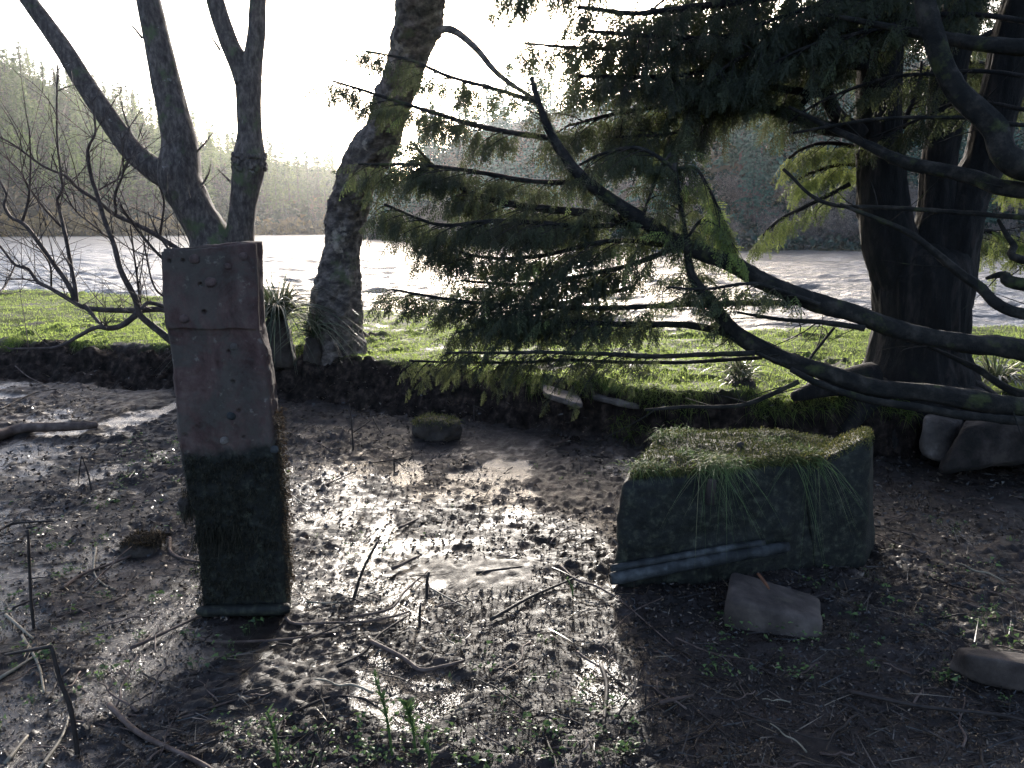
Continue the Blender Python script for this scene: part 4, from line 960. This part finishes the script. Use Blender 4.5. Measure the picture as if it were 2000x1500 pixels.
# packed earth face below the moulding so that it reads as an undercut
gm = np.random.default_rng(13); mb = MB()
moss(mb, top_pts, 15000, gm, .022, .004, (0, -.1, 1), .5, .6, .4); moss(mb, cor_top, 4000, gm, .012, .004, (0, -.1, 1), .4, .5, .75)
edge = top_pts[(top_pts[:, 1] < np.interp(top_pts[:, 0], [ftl[0], ftr[0]], [ftl[1], ftr[1]]) + .08)]
moss(mb, edge, 6000, gm, .02, .004, (0, -.8, .3), .6, .5, .6)
mb.build('moss_cap', M['moss'], block)
mb = MB()
for (px, py, n_, rd, L, cc) in [(1270, 905, 260, .10, .075, .75), (1340, 880, 150, .09, .09, .6), (1400, 900, 380, .09, .10, .8), (1420, 935, 150, .04, .09, .8), (1310, 850, 160, .1, .08, .5), (1460, 930, 80, .05, .10, .7), (1330, 835, 120, .12, .08, .4), (1500, 850, 180, .14, .07, .5), (1580, 880, 120, .1, .07, .6)]:
    d = ray(px, py); zt = ftl[2] + .02; p = CAM + d*((zt - CAM[2])/d[2]); p[1] = max(p[1], np.interp(p[0], [ftl[0], ftr[0]], [ftl[1], ftr[1]]) + .02)
    near = top_pts[np.argsort(np.hypot(top_pts[:, 0]-p[0], top_pts[:, 1]-p[1]))[:60]]
    P = near[gm.integers(0, 60, n_)] + gm.standard_normal((n_, 3))*[rd*.4, rd*.4, .004]; D = np.c_[gm.standard_normal(n_)*.55, gm.standard_normal(n_)*.5 - .3, np.full(n_, .9)]
    blades(mb, P, D, L*gm.uniform(.5, 1.2, n_), gm.uniform(.002, .0045, n_), gm.uniform(.5, 1.6, n_), gm, cc + .2*gm.standard_normal(n_), 5)
n_ = 110; ee = edge[np.argsort(np.abs(fbm(edge[:, 0]*7, 0*edge[:, 0], 0, 2, 5) - .35))[:len(edge)//3]]; P = ee[gm.integers(0, len(ee), n_)]; D = np.c_[gm.standard_normal(n_)*.35, np.full(n_, -.9), gm.uniform(-.2, .5, n_)]
blades(mb, P, D, gm.uniform(.08, .28, n_), gm.uniform(.0018, .0036, n_), gm.uniform(.9, 1.8, n_), gm, .7 + .25*gm.standard_normal(n_), 7)
mb.build('grass', M['blockgrass'], block, smooth=False)
for px, py, Yb, h in ((1444, 885, 3.45, .05), (1388, 962, 3.06, .055)):
    p = atY(px, py, Yb); mb = MB(); tube(mb, [p + (0, 0, -.05), p, p + (.004, 0, h)], [.02, .019, .015], 10, n=8, bark=.15, seed=int(px)); mb.build('stub', M['peat'], block)

# ------------------------------------------------------------------ loose stones
def stone(name, corners, label, m_, seed, p=7, amp=.012, sc_=8, res=(22, 22, 22)):
    K = np.array(corners); o = K.mean(0); o[2] = K[:, 2].min()
    X_, Q_, _n = hexa(K, res, p, amp, sc_, seed, 5); mb = MB(); mb.add(X_, Q_)
    return tag(mb.build(name, M[m_], origin=o), label, 'stone')
# buff slab tilted towards us
c = [on_ground(1412, 1215), on_ground(1600, 1245), atY(1425, 1150, 3.0), atY(1600, 1190, 2.98), atY(1420, 1165, 2.72), atY(1606, 1212, 2.66), atY(1425, 1108, 2.95), atY(1600, 1165, 2.9)]
for k in (0, 1, 2, 3): c[k][2] = -.05
c[0][1] -= 0; 
stone('stone_slab', c, 'buff rectangular stone slab with a rusty streak leaning before the mossy block', 'slab', 5, 9, .012, 6)
P = np.array([atY(1478, 1122, 2.86), atY(1492, 1140, 2.82), atY(1500, 1152, 2.79)]) + (0, -.012, .01)
mb = MB(); tube(mb, P, [.006, .007, .004], 6, n=6); tag(mb.build('rusty_leaf', simple('rust_brown', [(.3, (.06, .024, .012)), (.7, (.13, .05, .022))], 30, .7), origin=P[1]), 'rust-brown curled leaf stuck on the buff slab', 'leaf')
stone('kerb_stone', [on_ground(1895, 1335), on_ground(2130, 1375), on_ground(1895, 1335) + (-.03, .12, -.02), on_ground(2130, 1375) + (-.03, .12, -.02), atY(1880, 1275, on_ground(1895, 1335)[1]), atY(2140, 1320, on_ground(2130, 1375)[1]), atY(1868, 1256, on_ground(1895, 1335)[1] + .11), atY(2110, 1292, on_ground(2130, 1375)[1] + .11)], 'squared grey stone half buried in the mud at the right edge', 'slab', 6, 8, .012)
c = [atY(1822, 935, 4.35), atY(2080, 905, 4.3), atY(1850, 900, 4.9), atY(2080, 880, 4.9), atY(1870, 822, 4.4), atY(2080, 815, 4.35), atY(1900, 800, 4.9), atY(2080, 790, 4.9)]
stone('boulder', c, 'large dark boulder below the big conifer at the right edge', 'brownstone', 7, 6, .07, 4)
c = [atY(1795, 890, 4.62), atY(1850, 915, 4.5), atY(1800, 880, 4.9), atY(1880, 890, 4.9), atY(1800, 812, 4.68), atY(1870, 822, 4.6), atY(1810, 800, 4.95), atY(1890, 805, 4.95)]
stone('boulder', c, 'pale fractured boulder wedged left of the large dark boulder', 'boulder', 8, 6, .03, 6)
c = [atY(1500+330, 800, 4.9), atY(1960, 800, 4.9), atY(1830, 790, 5.2), atY(1950, 790, 5.2), atY(1860, 752, 4.95), atY(1930, 758, 4.95), atY(1860, 750, 5.15), atY(1920, 752, 5.15)]
stone('boulder', c, 'brown boulder against the foot of the big conifer above the dark boulder', 'brownstone', 9, 5, .03, 6)
for (x0, y0, x1, y1, s, lb) in [(1062, 766, 1140, 790, 4, 'thin pale flat stone jutting from the earth bank'), (1158, 772, 1252, 792, 5, 'broader grey flat stone jutting from the bank above the mossy block')]:
    a, b_ = atY(x0, y0, 5.35), atY(x1, y1, 5.15); u = np.array([0, .3, .01]); d = np.array([0, 0, -.045])
    stone('flat_stone', [a + d, b_ + d, a + u + d, b_ + u + d, a, b_, a + u, b_ + u], lb, 'boulder', s, 6, .012, 12, (16, 10, 5))

# ------------------------------------------------------------------ clods
def clod(px0, px1, py0, py1, Y, label, seed, m2='moss', n=1600, L=.03):
    a, b_ = atY(px0, py1, Y), atY(px1, py1, Y); h = atY(px0, py0, Y)[2]; z0 = gz((a[0]+b_[0])/2, Y + .05) - .03; dp = (b_[0]-a[0])*.8
    K = [np.array([x, y, z]) for z in (z0, h) for y in (Y, Y + dp) for x in (a[0], b_[0])]
    o = np.array([(a[0]+b_[0])/2, Y + dp/2, z0]); root = empty('mossy_clod', o, label, 'clod')
    X_, Q_, N2 = hexa(K, (20, 20, 16), 3, .06, 9, seed); mb = MB(); mb.add(X_, Q_); mb.build('peat_lump', M['peat'], root)
    g = np.random.default_rng(seed); mb = MB(); tp = X_[N2[:, 2] > .3]; moss(mb, tp, n, g, L, .004, (0, -.2, .8), .6, .6, .55); mb.build('moss', M[m2], root)
clod(800, 896, 822, 860, 5.15, 'dark peat clod with moss on top near the earth bank', 5)
clod(232, 306, 1062, 1085, 3.35, 'small shaggy root clod left of the upright stone', 6, 'rustmoss', 1400, .04)

# ------------------------------------------------------------------ log and sticks
def stick(pts, r, label, m_='twig', name='stick', group=None, seed=0, cat='stick', up=None, forks=0):
    mb = MB(); P = np.array(pts); C, rr = tube(mb, P, np.asarray(r)*.85 if hasattr(r, '__len__') else np.linspace(r, r*.6, len(P))*.72, 8, .025, .1, 1.2, seed=seed, gnarl=.7)
    g = np.random.default_rng(seed + 900)
    for _ in range(forks):
        k = g.integers(1, len(C)-1); d = C[k] - C[k-1]; d = d/np.linalg.norm(d) + g.standard_normal(3)*[.6, .6, .15]; d /= np.linalg.norm(d)
        tube(mb, C[k] + d*np.linspace(0, 1, 4)[:, None]*g.uniform(.04, .12), np.linspace(rr[k]*.5, rr[k]*.2, 4), 5, n=4)
    return tag(mb.build(name, M[m_], origin=P[0]), label, cat, group)
def lay(L, r): return [on_ground(x, y, r*1.2) for x, y in L]
P = lay([(-60, 862), (0, 848), (40, 836), (95, 836), (150, 836), (190, 832)], .035)
stick(P, [.05, .045, .042, .04, .038, .03], 'thick bent dead branch lying on the mud at the left edge', name='log', seed=1, cat='log')
LY = [([(-20, 1050), (20, 1025), (60, 1020), (105, 1018)], .011, 'darktwig', 'dark crooked stick at the left edge near the top of a thin upright stalk'),
 ([(10, 1040), (20, 1022), (45, 1014)], .006, 'paletwig', 'short pale bent stem at the left edge by the dark crooked stick'),
 ([(188, 1070), (183, 1115), (200, 1140), (225, 1152)], .007, 'paletwig', 'pale crooked twig bent like a hook left of the root clod'),
 ([(120, 1150), (160, 1122), (220, 1100), (290, 1070)], .011, 'twig', 'long straight stick lying beside the root clod'),
 ([(300, 1044), (332, 1042)], .014, 'darktwig', 'stub of root sticking out of the root clod'),
 ([(330, 1050), (333, 1075), (355, 1090), (390, 1098)], .013, 'twig', 'curved purple-brown root touching the left side of the upright stone'),
 ([(255, 1265), (310, 1240), (395, 1200)], .010, 'twig', 'brown stick running up to the foot of the upright stone'),
 ([(372, 1240), (425, 1254), (560, 1248), (650, 1235)], .008, 'twig', 'long thin bent stick just in front of the upright stone'),
 ([(556, 1205), (575, 1218), (640, 1217), (710, 1214), (780, 1200), (800, 1192)], .008, 'twig', 'long slender stick curving right from the foot of the upright stone'),
 ([(685, 1206), (760, 1190), (790, 1155), (835, 1115)], .008, 'twig', 'bent stick forming a shallow V in the middle of the mud'),
 ([(725, 1255), (790, 1285), (825, 1308), (870, 1300), (905, 1290)], .011, 'twig', 'reddish forked stick with an elbow in the foreground centre'),
 ([(660, 1300), (710, 1275), (740, 1240), (800, 1200)], .008, 'darktwig', 'dark stick crossing behind the reddish elbow stick'),
 ([(780, 1033), (830, 1006)], .010, 'twig', 'short straight stick on bright mud right of the upright stone'),
 ([(765, 1110), (820, 1085)], .012, 'twig', 'short thick stick below the bright mud patch'),
 ([(930, 1118), (1020, 1106)], .009, 'darktwig', 'straight dark stick in mid mud pointing at the mossy block'),
 ([(970, 1085), (1070, 1097)], .006, 'twig', 'thin straight twig above the dark straight stick'),
 ([(1095, 1105), (1125, 1132), (1165, 1145), (1200, 1165)], .009, 'twig', 'zigzag twig ending at the left corner of the mossy block'),
 ([(960, 1210), (1040, 1165), (1130, 1125)], .010, 'darktwig', 'long dark stick leading up toward the mossy block'),
 ([(840, 1148), (870, 1165), (910, 1187)], .006, 'paletwig', 'pale thin twig beside the upright stub in the middle mud'),
 ([(215, 1380), (260, 1420), (310, 1448), (400, 1500), (430, 1520)], .013, 'twig', 'thick purple-brown stick slanting out of the bottom left corner'),
 ([(45, 1240), (75, 1300), (85, 1352)], .008, 'paletwig', 'pale straight stem lying in the left foreground'),
 ([(0, 1325), (55, 1290), (100, 1255)], .008, 'paletwig', 'pale stem crossing the dark leaning stalk in the left foreground'),
 ([(10, 1490), (55, 1435)], .009, 'paletwig', 'thick pale stem at the bottom left corner'),
 ([(80, 1500), (120, 1440), (135, 1390)], .007, 'paletwig', 'thin pale stem beside the foot of the dark leaning stalk'),
 ([(10, 1200), (65, 1247)], .009, 'paletwig', 'pale short stem left of the tall thin stalk'),
 ([(110, 1205), (230, 1170), (250, 1150)], .006, 'twig', 'thin stick running right of the tall thin stalk'),
 ([(250, 1395), (350, 1400), (430, 1375), (495, 1355)], .006, 'twig', 'thin curved twig across the foreground below the upright stone'),
 ([(540, 1440), (560, 1400), (640, 1362), (700, 1362), (735, 1380)], .007, 'darktwig', 'dark arched twig behind the tallest green shoot'),
 ([(630, 950), (700, 918)], .008, 'twig', 'brown stick on the mud right of the stone and below the snapped stalk'),
 ([(615, 862), (660, 885)], .008, 'twig', 'grey stick lying below the sedge clump'),
 ([(560, 960), (600, 990)], .006, 'paletwig', 'pale twig touching the right edge of the upright stone'),
 ([(720, 1300 - 395), (800, 890), (800, 856)], .006, 'darktwig', 'dark twig lying before the peat clod'),
 ([(1085, 870), (1110, 858)], .016, 'twig', 'short thick cut stick lying left of the mossy block'),
 ([(1130, 890), (1190, 893)], .009, 'darktwig', 'dark stick beside the short thick cut stick'),
 ([(1170, 1300), (1185, 1345), (1180, 1420)], .012, 'darktwig', 'dark soft stalk lying by the water-filled hole in the foreground'),
 ([(1660, 1350), (1800, 1380), (1950, 1395), (2020, 1412)], .010, 'darktwig', 'long dark straight stick in the shaded right foreground'),
 ([(1320, 1245), (1390, 1275), (1480, 1290)], .005, 'twig', 'thin twig below the buff slab'),
 ([(1360, 1385), (1400, 1420), (1440, 1450)], .005, 'darktwig', 'thin dark twig in the shaded foreground centre right'),
 ([(1290, 1375), (1355, 1358)], .010, 'twig', 'short reddish stick in the shaded foreground centre right'),
 ([(1205, 1165), (1290, 1240), (1360, 1300)], .004, 'twig', 'thin stem trailing forward from the left corner of the mossy block'),
 ([(1310, 1160), (1230, 1200), (1170, 1265)], .004, 'twig', 'thin stem crossing in front of the mossy block toward the left'),
 ([(600, 1175), (640, 1178), (670, 1175)], .006, 'paletwig', 'pale short twig right of the foot of the upright stone'),
 ([(0, 700 + 100), (60, 770), (110, 760)], .008, 'darktwig', 'dark twig on the mud below the left bank'),
 ([(30, 715), (55, 735), (85, 750)], .007, 'twig', 'slanting twig on the left bank foot')]
for k, (L, r, m_, lb) in enumerate(LY): stick(lay(L, r), r, lb, m_, seed=k + 10, forks=2 if k % 3 == 0 else 0)
def stalk(b_, mid, t, r, label, seed, m_='darktwig', ext=()):
    p = on_ground(*b_); Y = p[1]; pts = [p + (0, 0, -.04)] + [atY(x, y, Y) for x, y in mid] + [atY(t[0], t[1], Y)]
    mb = MB(); r *= .72; C, rr = tube(mb, pts, np.linspace(r, r*.75, len(pts)), 7, .02, .18, 1.4, seed=seed, gnarl=.8)
    for e in ext: P = [atY(x, y, Y + .02*i_) for i_, (x, y) in enumerate(e)]; tube(mb, P, np.linspace(r*.8, r*.5, len(P)), 6, .02, gnarl=.5, seed=seed+1)
    return tag(mb.build('dead_stalk', M[m_], origin=p), label, 'stalk')
ST = [((68, 1225), [(60, 1160)], (55, 1035), .0085, 'tall thin upright stalk at the left side of the mud', 'darktwig', [[(50, 1030), (70, 1027)]]),
 ((148, 1475), [(140, 1390), (120, 1330)], (103, 1265), .010, 'dark leaning stalk in the bottom left foreground', 'darktwig', [[(103, 1262), (60, 1270), (10, 1280)]]),
 ((688, 1168), [(708, 1120)], (738, 1060), .009, 'dark snapped stalk leaning right on the bright mud', 'darktwig', []),
 ((832, 1165), [(833, 1140)], (838, 1118), .009, 'short upright stub in the middle of the mud', 'darktwig', []),
 ((820, 1220), [(820, 1195)], (822, 1178), .007, 'small dark peg below the short upright stub', 'darktwig', []),
 ((690, 880), [(687, 840)], (682, 790), .008, 'snapped stalk standing left of the peat clod', 'darktwig', [[(690, 845), (712, 830), (728, 818)], [(728, 815), (735, 830), (744, 845)]]),
 ((180, 958), [(172, 925)], (160, 890), .007, 'bent stalk folded like an inverted V on the left mud', 'darktwig', [[(160, 890), (156, 915), (153, 945)]]),
 ((927, 825), [(926, 805)], (926, 792), .009, 'stub standing right of the peat clod', 'darktwig', [[(926, 792), (940, 798), (952, 806)]]),
 ((770, 922), [(770, 910)], (770, 900), .008, 'dark peg with a broken arm in the middle distance mud', 'darktwig', [[(770, 900), (780, 905), (788, 912)], [(772, 922), (800, 935), (820, 940)]]),
 ((1262, 1375), [(1262, 1360)], (1262, 1345), .005, 'tiny peg standing in the shaded foreground', 'darktwig', [])]
for k, (b_, mid, t, r, lb, m_, e) in enumerate(ST): stalk(b_, mid, t, r, lb, 300 + k, m_, e)

# many short twigs strewn on the mud: one kind, individually placed copies
g = np.random.default_rng(99); protos = []
for k in range(6):
    n = 6; l = .1 + .04*k; P = np.c_[np.linspace(0, l, n), .12*l*np.cumsum(g.standard_normal(n))*.5, .004*g.standard_normal(n) + .004]
    mb = MB(); tube(mb, P, np.linspace(.0042, .0022, n), 6, .015, .1, seed=k, gnarl=.5)
    if k % 2: tube(mb, P[3] + np.linspace(0, 1, 4)[:, None]*np.array([.04, .03 if k % 4 == 1 else -.03, .012]), np.linspace(.003, .0015, 4), 5, n=4)
    protos.append(mb.build('short_twig', M[('twig', 'darktwig', 'paletwig', 'twig', 'darktwig', 'twig')[k]]))
used = [False]*6; cnt = 0
while cnt < 170:
    px, py = g.uniform(-20, 2020), 800 + 720*g.random()**.8; p = on_ground(px, py, .006)
    if p[1] > np.interp(p[0], FX, FY) - .05 or (1150 < px < 1760 and 800 < py < 1270) or (300 < px < 580 and py < 1220): continue
    k = int(g.choice(6, p=[.22, .22, .08, .2, .2, .08])); o = protos[k] if not used[k] else protos[k].copy()
    if used[k]: COL.objects.link(o)
    used[k] = True; o.location = p; o.rotation_euler = (g.normal(0, .12), g.normal(-.05, .14), g.uniform(0, 6.28)); o.scale = (g.uniform(.5, 1.1),)*3; cnt += 1
    tag(o, 'short thin broken twig strewn on the dark mud of the hollow', 'twig', 'short twigs strewn on the mud')

# ------------------------------------------------------------------ litter and seedlings
g = np.random.default_rng(123); mb = MB()
n = 44000
py = 700 + 830*g.random(n)**.95; px = g.uniform(-60, 2060, n)
d = (RT[None]*((px-1000)/F)[:, None] + UP[None]*((750-py)/F)[:, None] + FW[None]); t = -CAM[2]/d[:, 2]; x = d[:, 0]*t; y = d[:, 1]*t
dens = fbm(x*2.2, y*2.2, 0, 3, 4); ok = (y < np.interp(x, TX, TY) - .05) & (dens > -.28); x, y = x[ok], y[ok]
z, _b, _g, _w = terrain(x, y); k = len(x)
a = g.uniform(0, 6.283, k); D = np.c_[np.cos(a), np.sin(a), g.uniform(-.15, .75, k)**1.0]
near = np.clip(y/4, .5, 1.2)
blades(mb, np.c_[x, y, z + .003], D, g.uniform(.008, .032, k)*near, g.uniform(.005, .015, k)*near, g.uniform(-.3, .6, k), g, .45 + .3*g.standard_normal(k), 3)
n = 5200; py = 760 + 770*g.random(n)**.95; px = g.uniform(-60, 2060, n)
d = (RT[None]*((px-1000)/F)[:, None] + UP[None]*((750-py)/F)[:, None] + FW[None]); t = -CAM[2]/d[:, 2]; x = d[:, 0]*t; y = d[:, 1]*t
ok = (y < np.interp(x, FX, FY) - .03) & (fbm(x*1.5, y*1.5, 0, 3, 14) > -.2); x, y = x[ok], y[ok]; z = terrain(x, y)[0]; k = len(x)
a = g.normal(.5, 1.0, k); D = np.c_[np.cos(a), np.sin(a), g.normal(.04, .12, k)]
blades(mb, np.c_[x, y, z + .005], D, g.uniform(.04, .16, k), g.uniform(.002, .0042, k), g.uniform(-.1, .12, k), g, .4 + .35*g.standard_normal(k), 3)
tag(mb.build('leaf_litter', M['deadleaf'], smooth=False), 'wet dead leaves and scraps trodden into the dark mud', 'leaf litter', kind='stuff')
mb = MB(); n = 420
py = 850 + 660*g.random(n); px = g.uniform(-20, 2020, n)
for a_, b_ in zip(px, py):
    p = on_ground(a_, b_)
    if p[1] > np.interp(p[0], FX, FY) - .1: continue
    if vn(np.array([p[0]*1.6]), np.array([p[1]*1.6]), 0, 44)[0] < -.05: continue
    k = g.integers(3, 12); s = g.uniform(.5, 1.2)
    P = p + np.c_[g.standard_normal((k, 2))*.02*s, g.uniform(.008, .03, k)]; an = g.uniform(0, 6.283, k)
    blades(mb, P, np.c_[np.cos(an), np.sin(an), g.uniform(.05, .6, k)], g.uniform(.012, .024, k)*s, g.uniform(.008, .015, k)*s, g.uniform(.1, .7, k), g, g.random(k), 2)
    P2 = P.copy(); P2[:, 2] = p[2] - .005
    blades(mb, P2, P - P2 + [0, 0, .01], P[:, 2] - P2[:, 2], np.full(k, .002), np.zeros(k), g, g.random(k)*.5, 1)
for px0, px1, py0, py1, n in ((420, 900, 1400, 1500, 70), (1380, 1600, 1210, 1330, 40), (230, 350, 850, 960, 50), (1000, 1250, 1360, 1500, 35)):
    for _ in range(n):
        p = on_ground(g.uniform(px0, px1), g.uniform(py0, py1)); k = g.integers(3, 8); an = g.uniform(0, 6.283, k)
        P = p + np.c_[g.standard_normal((k, 2))*.015, g.uniform(.008, .04, k)]
        blades(mb, P, np.c_[np.cos(an), np.sin(an), g.uniform(.1, .6, k)], g.uniform(.010, .02, k), g.uniform(.007, .012, k), g.uniform(.1, .7, k), g, g.random(k), 2)
tag(mb.build('seedlings', M['sprout'], smooth=False), 'tiny green seedlings dotted over the mud', 'seedlings', kind='stuff')
# green shoots in the foreground
def shoot(b_, t, label, seed, n=26, L=.03):
    g = np.random.default_rng(seed); p = on_ground(*b_); q_ = atY(t[0], t[1], p[1]); root = empty('green_shoot', p, label, 'shoot', 'green shoots in the foreground')
    mb = MB(); m_ = (p*.45 + q_*.55) + (.008, 0, 0); C, _r = tube(mb, [p + (0, 0, -.02), m_, q_], [.004, .0035, .002], 6, n=16); mb.build('stem', M['sprout'], root)
    u = g.uniform(.35, 1, n); P = np.c_[[np.interp(u, np.linspace(0, 1, 16), C[:, k]) for k in range(3)]].T; an = g.uniform(0, 6.283, n)
    mb = MB(); blades(mb, P, np.c_[np.cos(an)*.6, np.sin(an)*.6, np.full(n, .9)], L*g.uniform(.6, 1.2, n), np.full(n, L*.3), g.uniform(.1, .5, n), g, .5 + .4*g.random(n), 3); mb.build('leaves', M['sprout'], root, smooth=False)
shoot((768, 1478), (730, 1315), 'tallest bright green shoot in the centre foreground', 1, 40, .035)
shoot((812, 1470), (790, 1368), 'bushy green shoot just right of the tallest shoot', 2, 46, .04)
shoot((545, 1505), (522, 1390), 'slim yellow-green shoot left of the tallest shoot', 3, 26, .03)
shoot((838, 1505), (828, 1450), 'short green shoot at the bottom edge right of the bushy shoot', 4, 24, .03)
shoot((1120, 1165), (1106, 1130), 'small lone green shoot left of the mossy block', 5, 16, .02)

# ------------------------------------------------------------------ air
x0, x1, y0, y1, z0, z1 = -420, 420, -20, 420, -2.2, 75
V = [(x, y, z) for z in (z0, z1) for y in (y0, y1) for x in (x0, x1)]
mb = MB(); mb.add(V, [(0, 2, 3, 1), (4, 5, 7, 6), (0, 1, 5, 4), (2, 6, 7, 3), (0, 4, 6, 2), (1, 3, 7, 5)])
m = bpy.data.materials.new('haze'); m.use_nodes = True; nt = m.node_tree
for n in list(nt.nodes): nt.nodes.remove(n)
pv = nt.nodes.new('ShaderNodeVolumePrincipled'); pv.inputs['Density'].default_value = .00023; pv.inputs['Anisotropy'].default_value = .82; pv.inputs['Color'].default_value = (.93, .95, 1, 1)
out = nt.nodes.new('ShaderNodeOutputMaterial'); nt.links.new(pv.outputs[0], out.inputs['Volume'])
tag(mb.build('haze', m, smooth=False), kind='stuff')
